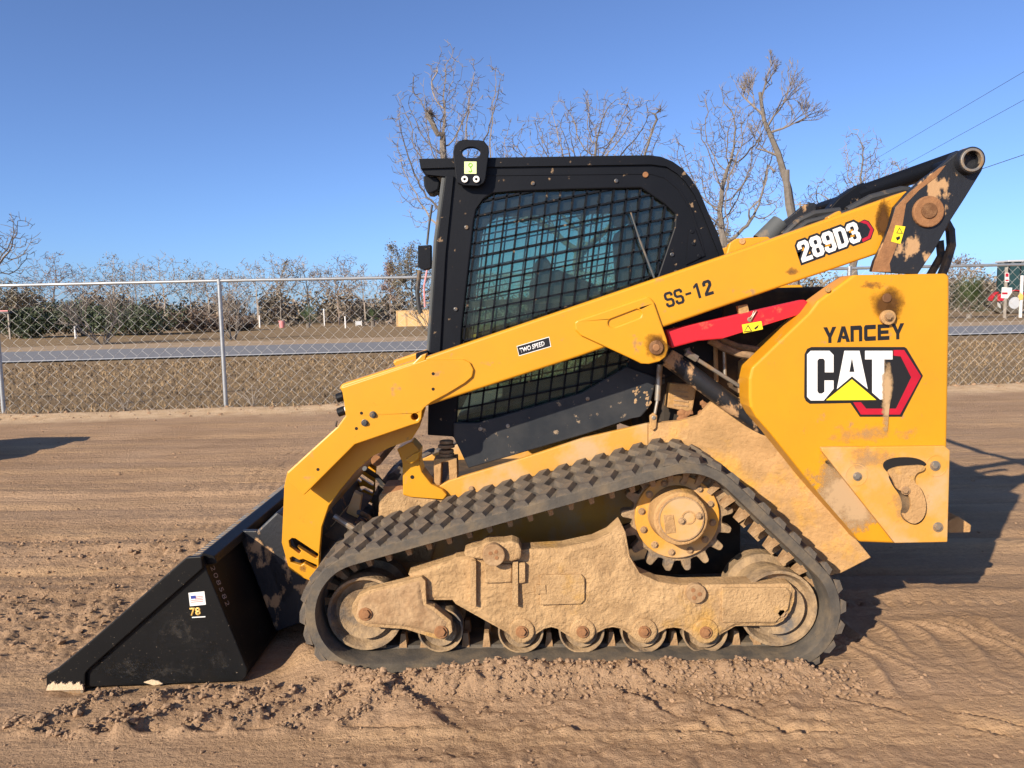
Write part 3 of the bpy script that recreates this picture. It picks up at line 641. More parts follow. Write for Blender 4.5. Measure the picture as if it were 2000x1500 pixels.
# rough crust of mud over the frame: real relief
def mud_skin(name, poly, Y, m, parent, step=0.012, amp=0.012, seed=3, inset=0.006):
    pw = px(poly, Y); xs_ = [p.x for p in pw]; zs_ = [p.z for p in pw]
    def inside(x, z):
        c = False; j = len(pw) - 1
        for i in range(len(pw)):
            if (pw[i].z > z) != (pw[j].z > z) and x < (pw[j].x - pw[i].x) * (z - pw[i].z) / (pw[j].z - pw[i].z) + pw[i].x: c = not c
            j = i
        return c
    gx = np.arange(min(xs_), max(xs_), step); gz = np.arange(min(zs_), max(zs_), step)
    A, B = np.meshgrid(gx, gz)
    hgt = amp * (0.4 + 1.1 * fbm(A, B, .11, seed) + .55 * np.abs(fbm(A, B, .03, seed + 9, 4)) + .18 * fbm(A, B, .014, seed + 19, 2)); hgt = np.maximum(hgt, -0.002)
    dm = np.full(A.shape, 9.)
    for i in range(len(pw)):
        d_, _, _ = seg_d(A, B, (pw[i - 1].x, pw[i - 1].z), (pw[i].x, pw[i].z)); dm = np.minimum(dm, d_)
    e_ = np.clip(dm / .016, 0, 1); hgt = hgt * e_ - .004 * (1 - e_)
    idx = {}; mb = MB()
    ok = np.array([[inside(x, z) for x in gx] for z in gz])
    for i in range(len(gz)):
        for j in range(len(gx)):
            if ok[i, j]: idx[(i, j)] = len(mb.v); mb.v.append((gx[j], Y - hgt[i, j], gz[i]))
    for i in range(len(gz) - 1):
        for j in range(len(gx) - 1):
            q = [(i, j), (i, j + 1), (i + 1, j + 1), (i + 1, j)]
            if all(t in idx for t in q): mb.f.append(tuple(idx[t] for t in q))
    return mb.build(name, m, parent, smooth=True)
mud_skin('mud_crust', FR, YF - .001, 'mud', fr, .005, .0085, 5)
mirror(fr)
arm_i = plate('idler_arm', [(722, 1153), (824, 1127), (831, 1135), (833, 1180), (848, 1186), (881, 1213), (884, 1234), (869, 1250), (848, 1247), (791, 1229), (716, 1224), (697, 1214), (688, 1198), (688, 1182), (698, 1165)], 2.93, .05, 'mud', loader, bevel=.01)
mud_skin('mud_crust', [(722, 1155), (822, 1130), (829, 1180), (846, 1190), (876, 1216), (866, 1246), (791, 1226), (716, 1221), (692, 1205), (700, 1168)], 2.929, 'mud_plain', arm_i, .006, .009, 15)
hexbolt(713, 1200, 11, 2.925, arm_i, 'rust'); hexbolt(861, 1235, 11, 2.925, arm_i, 'rust')
for x, y in ROLL_X[1:]:
    disc('roller_boss', x + 2, y - 2, 26, YF - .012, .03, 'mud', fr, bevel=.006); hexbolt(x + 2, y, 10, YF - .016, fr, 'rust')
hexbolt(1527, 1198, 10, YF - .002, fr, 'mud_plain')
# clamp block with the pivot pin on top of the frame
pv = plate('pivot_clamp', [(906, 1076), (920, 1070), (940, 1066), (950, 1058), (985, 1060), (1000, 1057), (1014, 1062), (1019, 1075), (1017, 1092), (1000, 1097), (940, 1093), (908, 1088)], YF - .05, .09, 'mud', fr, bevel=.01)
disc('pivot_pin', 964, 1085, 23, YF - .075, .06, 'mud_plain', fr, bevel=.004)
for dx, dy in ((-6, -4), (6, 5), (5, -7)): disc('rust_pit', 964 + dx, 1085 + dy, 4, YF - .077, .003, 'rust', fr)
for x0 in (919, 1001): plate('stiffener_rib', [(x0, 1097), (x0 + 11, 1096), (x0 + 11, 1186), (x0 - 1, 1182)], YF - .03, .04, 'mud', fr, bevel=.004)
plate('frame_pad', [(946, 1104), (1000, 1102), (1000, 1138), (946, 1140)], YF - .022, .03, 'mud', fr, bevel=.006)
plate('frame_pad', [(1014, 1100), (1026, 1100), (1026, 1138), (1014, 1140)], YF - .026, .03, 'mud', fr, bevel=.004)
plate('inspection_cover', [(1055, 1124), (1135, 1122), (1142, 1130), (1142, 1172), (1134, 1180), (1055, 1182)], YF - .018, .02, 'mud', fr, bevel=.003)
plate('cover_tab', [(1046, 1144), (1066, 1142), (1068, 1160), (1046, 1161)], YF - .022, .03, 'mud', fr, bevel=.003)
plate('rear_axle_block', [(1410, 1148), (1536, 1148), (1546, 1158), (1540, 1190), (1515, 1216), (1410, 1217)], YF - .014, .02, 'mud', fr, bevel=.005)
d_ = disc('tension_cap', 1360, 1160, 20, YF - .022, .03, 'mud_plain', fr)
for dx, dy in ((-6, -7), (7, 1), (-4, 8)): disc('rust_pit', 1360 + dx, 1160 + dy, 4.5, YF - .024, .003, 'rust', fr)

# ---- chassis
CY = 3.372
ch = plate('chassis_side', [(739, 1000), (800, 972), (855, 951), (879, 938), (1000, 902), (1140, 856), (1266, 827), (1266, 900), (1266, 1010), (1100, 1060), (860, 1120), (739, 1120)], CY, .03, 'yellow_dirty', loader, bevel=.004)
mirror(ch)
MB().box((P(745, 1000, CY).x, CY + .03, .2), (P(1450, 1000, CY).x, 2 * MID - CY - .03, P(1000, 960, CY).z - .05)).build('chassis_tub', 'inner', loader)
plate('chassis_nose', [(739, 967), (790, 955), (805, 968), (870, 978), (873, 992), (840, 1100), (739, 1100)], CY - .02, .25, 'mud', loader, bevel=.012)
blob('mud_pile', 770, 958, 26, 9, CY - .015, 'rust', loader, seed=4, th=.12)
plate('chassis_post', [(775, 877), (804, 862), (820, 880), (818, 900), (824, 922), (843, 946), (864, 956), (873, 967), (866, 976), (840, 974), (801, 971), (787, 967), (786, 904)], CY - .03, .12, 'yellow', loader, bevel=.005)
plate('post_gusset', [(790, 900), (806, 888), (820, 882), (818, 897), (803, 906)], CY - .06, .05, 'yellow', loader, bevel=.003)
disc('bolt_hole', 805, 932, 4, CY - .0325, .004, 'hole', loader)
hexbolt(921, 955, 5, CY, loader, 'mud_plain')
plate('mount_bracket', [(847, 897), (892, 895), (893, 935), (878, 938), (876, 902), (862, 903), (860, 948), (848, 950)], CY + .005, .1, 'fender', loader, bevel=.003)
for k, (yy, r) in enumerate(((866, 14), (874, 17), (884, 15), (891, 16))):
    a = P(872, yy, CY + .06); MB().tube([a, a + Vector((0, 0, .014))], r * S(CY), 18).build('cab_mount', 'mud_plain', loader, .003)
fen = MB()
FP = [(1266, 828, 3.374), (1330, 822, 3.374), (1366, 812, 3.37), (1396, 780, 3.35), (1440, 798, 3.3), (1506, 849, 3.21), (1604, 970, 3.15), (1702, 1089, 3.12), (1646, 1118, 3.15), (1600, 1130, 3.2), (1440, 1000, 3.30), (1340, 920, 3.374), (1266, 890, 3.374)]
fa_, fb_ = P(1266, 828, 3.374), P(1702, 1089, 3.12); fn_ = Vector((-(fb_.y - fa_.y), fb_.x - fa_.x, 0))
def on_fender(x, y):
    o_ = Vector((0, 0, CH)); d_ = ray(x, y); return o_ + d_ * ((fa_ - o_).dot(fn_) / d_.dot(fn_))
fen.prism([on_fender(p[0], p[1]) for p in FP], Vector((0, .04, 0)))
fd = fen.build('rear_fender', 'fender', loader, .004); mirror(fd)
ICO = [(0, 0, 1), (.89, 0, .45), (.28, .85, .45), (-.72, .53, .45), (-.72, -.53, .45), (.28, -.85, .45), (.72, .53, -.45), (-.28, .85, -.45), (-.89, 0, -.45), (-.28, -.85, -.45), (.72, -.53, -.45), (0, 0, -1)]
ICF = [(0, 1, 2), (0, 2, 3), (0, 3, 4), (0, 4, 5), (0, 5, 1), (1, 6, 2), (2, 7, 3), (3, 8, 4), (4, 9, 5), (5, 10, 1), (6, 7, 2), (7, 8, 3), (8, 9, 4), (9, 10, 5), (10, 6, 1), (11, 7, 6), (11, 8, 7), (11, 9, 8), (11, 10, 9), (11, 6, 10)]
def mud_lumps(name, pts, m, parent, rnd, flat=.5):
    mb = MB()
    for (x, y, Y, r) in pts:
        c = P(x, y, Y)
        for _ in range(5):
            q = c + Vector((rnd.gauss(0, r * .6), 0, rnd.gauss(0, r * .4))) * S(Y); rr = r * S(Y) * rnd.uniform(.3, .8)
            mb.add([q + Vector((a * rnd.uniform(.7, 1.3), b * flat, c_ * rnd.uniform(.7, 1.3))) * rr for a, b, c_ in ICO], ICF)
    return mb.build(name, m, parent, smooth=True)
rn = random.Random(8)
mud_lumps('mud_lumps', [(rn.uniform(1320, 1420), rn.uniform(806, 830), 3.372, rn.uniform(6, 12)) for _ in range(16)] + [(1385 + rn.uniform(-15, 20), 800 + rn.uniform(-14, 20), 3.365, 9) for _ in range(8)], 'rust', fd, rn)
# engine bay behind the cab
MB().box((P(1285, 700, 3.5).x, 3.47, .75), (P(1850, 700, 3.5).x - .05, 2 * MID - 3.47, P(1500, 560, 3.2).z)).build('engine_bay', 'inner', loader, .02)
lv = plate('louvred_box', [(1308, 748), (1362, 752), (1352, 806), (1302, 796)], 3.40, .06, 'fender', loader, bevel=.006)
for k in range(4): plate('louvre', [(1316, 762 + 9 * k), (1344, 765 + 9 * k), (1344, 768 + 9 * k), (1316, 765 + 9 * k)], 3.396, .006, 'mud_plain', lv, bevel=0)
plate('bay_panel', [(1450, 700), (1475, 690), (1475, 770), (1448, 762)], 3.42, .02, 'fender', loader)
tubep('bay_post', [(1397, 655, 3.4), (1399, 745, 3.4)], .010, 'fender', loader); tubep('bay_post', [(1414, 675, 3.38), (1416, 735, 3.38)], .008, 'steel', loader)
tubep('hydraulic_hose', [(1385, 664, 3.3), (1410, 678, 3.3), (1440, 690, 3.28), (1478, 697, 3.25)], .016, 'hose_dusty', loader)
tubep('hydraulic_hose', [(1400, 660, 3.34), (1440, 676, 3.32), (1490, 684, 3.3)], .013, 'hose_dusty', loader)
tubep('hydraulic_hose', [(1490, 690, 3.2), (1500, 684, 3.18), (1510, 676, 3.18)], .012, 'steel', loader)
rn = random.Random(3)
for k in range(6): tubep('hydraulic_hose', [(1050 + 26 * k, 1030 + rn.uniform(-6, 10), 3.42), (1090 + 24 * k, 1012, 3.41), (1130 + 22 * k, 985 - 4 * k, 3.42)], .013, 'hose_dusty', loader)

# ---- rear body
BODY = [(1667, 537), (1849, 534), (1855, 541), (1855, 600), (1852, 760), (1850, 871), (1848, 1055), (1761, 1062), (1679, 1059), (1664, 1040), (1576, 937), (1506, 849), (1477, 816), (1465, 795), (1463, 780), (1463, 740), (1468, 718), (1481, 706), (1580, 611), (1598, 587)]
body = plate('rear_body', BODY, YB, .14, 'yellow', loader, bevel=.012, seg=3); mirror(body)
MB().prism(px([(1690, 560), (1850, 556), (1846, 1045), (1700, 1045), (1500, 800), (1500, 720)], YB), Vector((0, 2 * (MID - YB) - .28, 0))).build('rear_bodywork', 'yellow_dirty', loader).location.y = .14
sg = plate('side_guard', [(1604, 874), (1846, 871), (1856, 880), (1851, 1059), (1748, 1061), (1606, 882)], YB - .022, .022, 'yellow_dirty', loader, bevel=.004)
ZB = lambda x, y: (1400 + .3667 * x, 600 + .3667 * y)
# tow hook recess and its hook on the side guard
plate('hook_recess', chaikin([ZB(*p) for p in [(880, 850), (895, 815), (960, 798), (1060, 800), (1120, 830), (1110, 850), (1010, 850), (905, 880), (935, 950), (975, 1000), (990, 1060), (975, 1100), (1000, 1140), (1060, 1165), (1110, 1130), (1120, 1040), (1090, 960), (1040, 935), (930, 900)]]), YB - .0235, .0015, 'hole', sg, bevel=0)
hk = plate('tow_hook', chaikin([ZB(*p) for p in [(905, 875), (960, 850), (1030, 845), (1110, 840), (1110, 870), (1060, 885), (1050, 930), (1090, 965), (1120, 1050), (1108, 1120), (1060, 1160), (1010, 1140), (985, 1095), (1020, 1105), (1040, 1060), (1020, 985), (960, 975), (940, 920)]]), YB - .036, .012, 'fender', sg, bevel=.003)
hexbolt(*ZB(1008, 978), 7, YB - .038, sg, 'mud_plain')
for (x, y, r) in ((1165, 845, 8), (750, 902, 7), (1180, 1172, 8)):
    a = ZB(x, y); hexbolt(*a, r, YB - .024, sg, 'steel')
for (x, y) in ((1170, 845), (745, 895)):
    a = ZB(x, y); MB().cyl(P(*a, YB - .0235), 22 * S(YB), YB - .02, 28, inner=20.5 * S(YB)).build('stamped_ring', 'yellow_dirty', sg)
plate('mud_patch', [(1590, 880), (1650, 905), (1748, 1058), (1680, 1058), (1570, 930)], YB - .0022, .0018, 's_mud', body, bevel=0)
for q, (x, y, rx, ry, mm, pr_, Yq) in enumerate([(1700, 846, 115, 26, 's_dust', body, YB), (1640, 930, 70, 70, 's_dust', body, YB), (1790, 596, 50, 8, 's_scuff', body, YB), (1660, 592, 60, 8, 's_scuff', body, YB), (1700, 560, 60, 16, 's_rust', body, YB), (1620, 566, 30, 14, 's_scuff', body, YB), (1530, 690, 34, 40, 's_scuff', body, YB), (1800, 720, 36, 110, 's_scuff', body, YB), (1560, 800, 80, 60, 's_scuff', body, YB),
        (1775, 985, 62, 58, 's_dust', sg, YB - .022), (1700, 900, 90, 28, 's_dust', sg, YB - .022), (1828, 960, 17, 70, 's_scuff', sg, YB - .022)]):
    blob('dust_film', x, y, rx, ry, Yq - .0012 - .0002 * (q % 5), mm, pr_, seed=q + 20, th=.0008)
# pin on the body and grease round it
blob('grease_stain', 1735, 592, 36, 44, YB - .003, 's_grease', body, seed=2); blob('grease_stain', 1738, 615, 15, 22, YB - .0035, 's_grease', body, seed=3)
disc('body_pin', 1733, 582, 9, YB - .008, .01, 'grease', body); disc('pin_washer', 1736, 620, 14.5, YB - .02, .02, 'fender', body); hexbolt(1737, 619, 7, YB - .022, body, 'mud_plain')
disc('latch', 1618, 566, 5, YB - .006, .01, 'fender', body)
plate('hitch_step', [(1852, 1018), (1872, 1008), (1898, 1026), (1896, 1040), (1852, 1041)], 3.35, 1.0, 'fender', loader, bevel=.006)
# ---- decals on the rear body
def dec(name, pts, m, lay, parent=body, Y=YB, th=.0012):
    return plate(name, [ZB(*p) for p in pts], Y - .0005 - .0014 * lay, th, m, parent, bevel=0)
lg = dec('logo_badge', [(468, 250), (482, 222), (505, 212), (1000, 212), (1012, 220), (1098, 365), (985, 583), (762, 583), (712, 510), (495, 514), (475, 500), (466, 480)], 'dblack', 1)
C_ = [(500, 232), (600, 232), (622, 254), (622, 347), (576, 347), (576, 285), (568, 274), (545, 274), (536, 285), (536, 448), (545, 460), (562, 460), (574, 450), (574, 390), (622, 390), (622, 435), (570, 497), (500, 497), (481, 478), (481, 252)]
def sub(name, pts, m, lay, holes=()):
    q = MB().prism(px([ZB(*p) for p in pts], YB - .0005 - .0014 * lay), Vector((0, .0012, 0)), [px([ZB(*p) for p in h], YB - .0005 - .0014 * lay) for h in holes]); return q.build(name, m, body)
sub('logo_letter', C_, 'white', 2)
sub('logo_letter', [(680, 232), (760, 232), (804, 436), (720, 368), (640, 436)], 'white', 2, [[(706, 345), (720, 268), (734, 345)]])
sub('logo_letter', [(790, 232), (936, 232), (936, 278), (892, 278), (892, 490), (870, 492), (828, 455), (828, 278), (790, 278)], 'white', 2)
sub('logo_triangle', [(582, 496), (720, 384), (850, 494)], 'dyel', 3)
sub('logo_chevron', [(942, 228), (998, 228), (1088, 368), (976, 572), (768, 572), (726, 506), (768, 506), (796, 540), (955, 540), (1036, 374), (980, 262), (942, 258)], 'dred', 2)
lettering('dealer_letter', 'YAnCEY', *ZB(568, 192), YB - .001, 31, 0.03, 'dblack', body, 10.45, 8, xs=.655)
plate('mud_streak', chaikin([ZB(*p) for p in [(890, 225), (905, 260), (925, 250), (930, 330), (945, 400), (940, 450), (920, 520), (915, 600), (905, 700), (880, 690), (865, 640), (872, 560), (868, 500), (882, 430), (875, 350), (890, 290)]]), YB - .0075, .003, 's_mud', body, bevel=0)

# ---- loader arm (near), its knee and its pivot plate
YA = 3.115
ARM = [(662, 757), (668, 750), (841, 694), (1460, 483), (1770, 373), (1800, 380), (1790, 460), (1718, 495), (1400, 603), (1130, 697), (828, 795), (760, 815), (690, 800)]
arm = plate('loader_arm', ARM, YA, .115, 'yellow', loader, bevel=.010, seg=3); far_arm = mirror(arm)
KNEE = [(672, 770), (675, 811), (660, 832), (561, 922), (555, 949), (552, 1018), (550, 1060), (564, 1111), (590, 1128), (618, 1140), (623, 1110), (624, 1075), (628, 1030), (642, 988), (666, 955), (696, 919), (726, 892), (762, 874), (804, 858), (819, 834), (831, 797), (760, 770)]
slot1 = [(564, 1056), (570, 1051), (577, 1052), (622, 1082), (620, 1090), (616, 1090), (580, 1067), (588, 1076), (585, 1082), (566, 1068)]
slot2 = [(566, 1090), (572, 1087), (584, 1094), (592, 1092), (619, 1104), (618, 1112), (612, 1110), (594, 1100), (588, 1104), (568, 1098)]
kn = plate('arm_knee', KNEE, YA + .085, .03, 'yellow', loader, holes=[slot1, slot2], bevel=.003); mirror(kn)
OVER = [(667, 757), (830, 703), (905, 702), (918, 708), (925, 722), (922, 736), (908, 748), (872, 770), (842, 786), (829, 796), (824, 803), (823, 818), (818, 826), (804, 830), (693, 868), (594, 967), (565, 941), (561, 924), (660, 833), (675, 812), (672, 787)]
ov = plate('arm_cover_plate', OVER, YA - .012, .085, 'yellow', loader, holes=[circ(810, 814, 7, 16)], bevel=.004); mirror(ov)
for x, y in ((846, 730), (846, 760), (706, 807), (696, 837), (621, 917)): disc('bolt_hole', x, y, 3.2, YA - .0125, .003, 'hole', ov, 12, 0)
for x, y in ((728, 810), (712, 826)): hexbolt(x, y, 5.5, YA - .014, ov)
plate('arm_top_gusset', [(800, 716), (822, 694), (833, 690), (830, 704)], YA - .004, .06, 'yellow', loader, bevel=.004)
PIV = [(1123, 630), (1128, 626), (1262, 580), (1270, 581), (1277, 590), (1303, 664), (1305, 682), (1300, 697), (1288, 706), (1268, 711), (1252, 710), (1238, 703), (1134, 655), (1124, 645)]
def stadium(x0, y0, x1, y1, r, n=10):
    a = math.atan2(y1 - y0, x1 - x0); o = []
    for k in range(n + 1): t = a + math.pi / 2 + math.pi * k / n; o.append((x0 + r * math.cos(t), y0 + r * math.sin(t)))
    for k in range(n + 1): t = a - math.pi / 2 + math.pi * k / n; o.append((x1 + r * math.cos(t), y1 + r * math.sin(t)))
    return o
pp = plate('arm_pivot_plate', PIV, YA - .016, .05, 'yellow', loader, holes=[stadium(1197, 631, 1244, 613, 9)], bevel=.005)
plate('slot_floor', stadium(1197, 631, 1244, 613, 11), YA - .008, .004, 'yellow', pp, bevel=0)
blob('grease_stain', 1280, 676, 28, 30, YA - .0175, 's_grease', pp, seed=6, jit=.3); disc('pivot_pin', 1282, 679, 14, YA - .026, .02, 'grease', pp); disc('pin_centre', 1282, 679, 7, YA - .029, .01, 'rust', pp)
for q, (x, y, rx, ry, mm, pr_, Yq) in enumerate([(1728, 430, 20, 46, 's_grease', arm, YA), (1640, 440, 70, 20, 's_scuff', arm, YA), (1545, 530, 26, 14, 's_rust', arm, YA), (1220, 640, 60, 30, 's_scuff', pp, YA - .016), (960, 720, 80, 26, 's_scuff', arm, YA), (1440, 560, 70, 24, 's_scuff', arm, YA), (740, 780, 60, 40, 's_scuff', ov, YA - .012), (596, 930, 24, 22, 's_scuff', ov, YA - .012), (690, 850, 60, 30, 's_scuff', ov, YA - .012), (590, 1010, 34, 50, 's_scuff', kn, YA + .085), (592, 1112, 18, 14, 's_rust', kn, YA + .085)]):
    blob('dust_film', x, y, rx, ry, Yq - .0003 - .00004 * q, mm, pr_, seed=q + 50, th=.0002)
# ---- lettering on the arm
A0 = math.atan2(28, 94) + .0
lettering('unit_number', 'SS-12', 1303, 602, YA - .0006, 30, math.atan2(27, 96), 'dblack', arm, 9.4, 14, xs=.96)
st_ = plate('two_speed_sticker', [(1010, 677), (1072, 659), (1075, 676), (1014, 694)], YA - .0008, .001, 'dblack', arm, bevel=0)
plate('sticker_border', [(1009, 676), (1072.5, 657.5), (1076.5, 677), (1013.5, 695.5)], YA - .0004, .0006, 'white', arm, bevel=0)
text('sticker_text', 'TWO SPEED', 1017, 689.5, YA - .0018, 9.5, math.atan2(17, 61), 'white', arm, xs=.74, off=.03, shear=.2)
am = math.atan2(41, 120)
lettering('model_outline', '289D3', 1567, 513, YA - .0008, 40, am, 'dblack', arm, 9.3, 14, xs=.93, grow_=1.5)
lettering('model_digit', '289D3', 1567, 513, YA - .0018, 40, am, 'white', arm, 9.3, 14, xs=.93)
Z2 = lambda x, y: (1400 + .3 * x, 260 + .3 * y)
plate('model_arrow', [Z2(*p) for p in [(905, 590), (960, 562), (990, 572), (1026, 628), (1005, 690), (945, 718), (925, 700)]], YA - .0003, .0006, 'dblack', arm, bevel=0)
plate('model_arrow_red', [Z2(*p) for p in [(930, 578), (962, 568), (986, 578), (1020, 628), (1000, 684), (950, 710), (945, 690), (985, 670), (1000, 628), (975, 592), (958, 588)]], YA - .0009, .0006, 'dred', arm, bevel=0)
# ---- rear link (black) and its pins
LK = [(1703, 530), (1709, 509), (1724, 479), (1739, 440), (1748, 404), (1772, 377), (1802, 350), (1835, 326), (1868, 298), (1886, 289), (1904, 288), (1920, 298), (1925, 314), (1918, 334), (1886, 386), (1857, 431), (1826, 488), (1793, 536)]
lk = plate('rear_link', LK, YB + .018, .03, 'black_worn', loader, bevel=.005); mirror(lk)
plate('link_dust', [(1703, 531), (1709, 509), (1724, 479), (1739, 440), (1750, 404), (1778, 374), (1835, 328), (1848, 322), (1830, 345), (1795, 372), (1770, 398), (1763, 440), (1752, 480), (1738, 515), (1740, 531)], YB + .0165, .003, 'rust', lk, bevel=.001)
disc('link_pin', 1815, 413, 30, YB + .004, .02, 'rust', lk, bevel=.005); disc('pin_cap', 1816, 411, 15, YB - .002, .01, 'grease', lk)
MB().cyl(P(1900, 312, YB - .02), 25 * S(YB), YB + .09, 32, inner=16 * S(YB)).build('link_boss', 'black_worn', lk, .005)
MB().cyl(P(1900, 312, YB - .024), 22 * S(YB), YB + .0, 32, inner=17 * S(YB)).build('boss_bushing', 'steel', lk, .002)
MB().tube([P(1899, 310, YB + .06), P(1899, 310, YB + .06) + Vector((0, 1.5, 0))], .03, 16).build('link_crossbar', 'black', loader)
wn = plate('warning_sticker', [Z2(*p) for p in [(1165, 600), (1228, 608), (1195, 722), (1135, 705)]], YB + .0155, .001, 'dyel', lk, bevel=0)
plate('warning_triangle', [Z2(*p) for p in [(1190, 612), (1212, 655), (1168, 652)]], YB + .0148, .0006, 'dblack', lk, bevel=0); plate('warning_triangle_fill', [Z2(*p) for p in [(1190, 622), (1204, 650), (1175, 648)]], YB + .0141, .0006, 'dyel', lk, bevel=0)
plate('warning_mark', [Z2(*p) for p in [(1165, 680), (1190, 670), (1195, 685), (1175, 700)]], YB + .0148, .0006, 'dblack', lk, bevel=0)
# hoses behind the link
tubep('link_hose', [(1846, 432, 3.3), (1856, 450, 3.3), (1858, 480, 3.3), (1848, 515, 3.3), (1838, 540, 3.3)], .019, 'hose', loader); tubep('link_hose', [(1835, 470, 3.34), (1838, 500, 3.34), (1815, 540, 3.34)], .017, 'hose', loader)
# tilt cylinder on top
tc_ = tubep('lift_cylinder', [(1676, 380, 3.42), (1872, 310, 3.42)], .036, 'black', loader, 20); MB().tube([P(1672, 382, 3.42), P(1690, 375, 3.42)], .042, 20).build('cylinder_gland', 'black', tc_)
plate('cylinder_block', [(1616, 412), (1640, 385), (1670, 364), (1690, 363), (1697, 368), (1680, 392), (1655, 410), (1640, 420)], 3.38, .08, 'black', loader, bevel=.006)
tubep('link_hose', [(1655, 412, 3.3), (1700, 388, 3.3), (1760, 372, 3.3), (1775, 373, 3.3)], .019, 'hose', loader)
tubep('link_hose', [(1530, 460, 3.3), (1560, 432, 3.3), (1590, 418, 3.3), (1640, 412, 3.3)], .016, 'hose', loader); tubep('link_hose', [(1545, 458, 3.27), (1575, 436, 3.27), (1620, 424, 3.27), (1660, 415, 3.27)], .015, 'hose', loader)
plate('arm_lug', [(1617, 424), (1640, 411), (1644, 414), (1644, 424), (1622, 434)], YA + .03, .04, 'yellow', loader, bevel=.004)
tubep('exhaust_stack', [(1488, 474, 3.6), (1524, 434, 3.6)], [.05, .042], 'cabtrim', loader, 20)
plate('arm_bracket', [(1418, 498), (1424, 476), (1438, 466), (1460, 464), (1500, 462), (1510, 470)], YA + .12, .03, 'yellow', loader, bevel=.005); disc('bracket_bolt', 1450, 471, 6, YA + .115, .01, 'fender', loader)
# ---- red arm brace, lift cylinder, gas strut
rb = plate('arm_brace', [(1301, 645), (1400, 623), (1571, 585), (1579, 590), (1582, 608), (1410, 662), (1364, 666), (1312, 680)], 3.155, .05, 'red', loader, bevel=.006)
plate('brace_hanger', [(1441, 598), (1460, 594), (1464, 610), (1445, 614)], 3.16, .03, 'fender', loader, bevel=.002)
disc('brace_pin', 1465, 624, 5, 3.15, .02, 'steel', rb); tubep('clip_pin', [(1464, 622, 3.148), (1470, 615, 3.146), (1472, 608, 3.146), (1478, 606, 3.146), (1474, 612, 3.146), (1466, 626, 3.147)], .0025, 'steel', rb, 6)
plate('warning_sticker', [(1449, 634), (1487, 627), (1490, 643), (1452, 651)], 3.1538, .001, 'dyel', rb, bevel=0); plate('warning_triangle', [(1461, 634), (1469, 647), (1453, 649)], 3.153, .0006, 'dblack', rb, bevel=0); plate('warning_triangle_fill', [(1461, 637.5), (1466.5, 645.8), (1455, 647.2)], 3.1525, .0004, 'dyel', rb, bevel=0)
plate('warning_mark', [(1473, 641), (1482, 634), (1480, 640), (1475, 644)], 3.153, .0006, 'dblack', rb, bevel=0)
a_, b_ = P(1305, 698, 3.27), P(1500, 843, 3.27)
lc = MB().tube([a_, b_], .040, 24).build('tilt_cylinder', 'black_worn', loader, .004, smooth=True)
plate('cylinder_head', [(1298, 706), (1314, 683), (1336, 696), (1320, 722)], 3.232, .08, 'black_worn', lc, bevel=.005)
tubep('steel_line', [(1346, 692, 3.24), (1466, 768, 3.24)], .0085, 'steel', lc); tubep('line_fitting', [(1339, 688, 3.24), (1361, 701, 3.24)], .016, 'steel', lc, 6, False); tubep('line_fitting', [(1341, 680, 3.25), (1346, 694, 3.25)], .015, 'bolt', lc, 8, False)
gs = tubep('gas_strut', [(1289, 712, 3.36), (1284, 782, 3.36)], .013, 'steel', loader, 12); tubep('strut_rod', [(1284, 782, 3.36), (1279, 808, 3.36)], .007, 'steel', gs)
plate('strut_clevis', [(1269, 812), (1277, 806), (1284, 812), (1282, 836), (1275, 841), (1270, 836)], 3.35, .015, 'fender', gs, bevel=.004); disc('clevis_pin', 1277, 816, 4, 3.345, .01, 'steel', gs)
# ---- front of the machine: torque tube, coupler, lamps
t0 = P(608, 1000, 3.24); MB().tube([t0, t0 + Vector((0, 1.38, 0))], .055, 18).build('torque_tube', 'yellow_dirty', loader)
t1 = P(735, 900, 3.45); MB().tube([t1, t1 + Vector((0, .9, 0))], .025, 14).build('arm_crosstube', 'rust', loader)
tubep('front_hose', [(700, 1000, 3.35), (720, 1010, 3.4), (735, 1040, 3.45), (742, 1070, 3.5)], .012, 'hose', loader); tubep('front_hose', [(760, 960, 3.6), (735, 930, 3.6), (712, 915, 3.5)], .012, 'hose', loader)
tubep('coupler_cylinder', [(652, 1008, 3.3), (712, 1046, 3.3)], .014, 'steel', loader)
cq = plate('quick_coupler', [(498, 1040), (540, 1000), (556, 1010), (600, 1130), (632, 1150), (600, 1195), (575, 1205), (548, 1180)], 3.22, 1.34, 'black_worn', loader, bevel=.01)
plate('coupler_plate', [(575, 1130), (620, 1120), (640, 1148), (590, 1200), (560, 1190)], 3.24, .03, 'rust', cq, bevel=.006)
plate('coupler_box', [(632, 1046), (664, 1012), (690, 1024), (660, 1062)], 3.3, .5, 'inner', loader, bevel=.004)
plate('coupler_lever', [(676, 1000), (692, 960), (706, 968), (700, 1010), (690, 1020)], 3.4, .04, 'yellow_dirty', loader, bevel=.003)
for (x, y, r) in ((658, 778, 9), (660, 806, 9)):
    a = P(x, y, 3.2); b = P(x + 14, y - 5, 3.2); MB().tube([a, b], r * S(3.2), 14).build('work_lamp', 'black', loader, .003); MB().tube([b, b + (b - a) * .6], r * .7 * S(3.2), 12).build('lamp_base', 'white', loader)
tubep('wire_loop', [(658, 822, 3.2), (656, 832, 3.2), (662, 836, 3.2), (668, 826, 3.2)], .004, 'hose', loader)

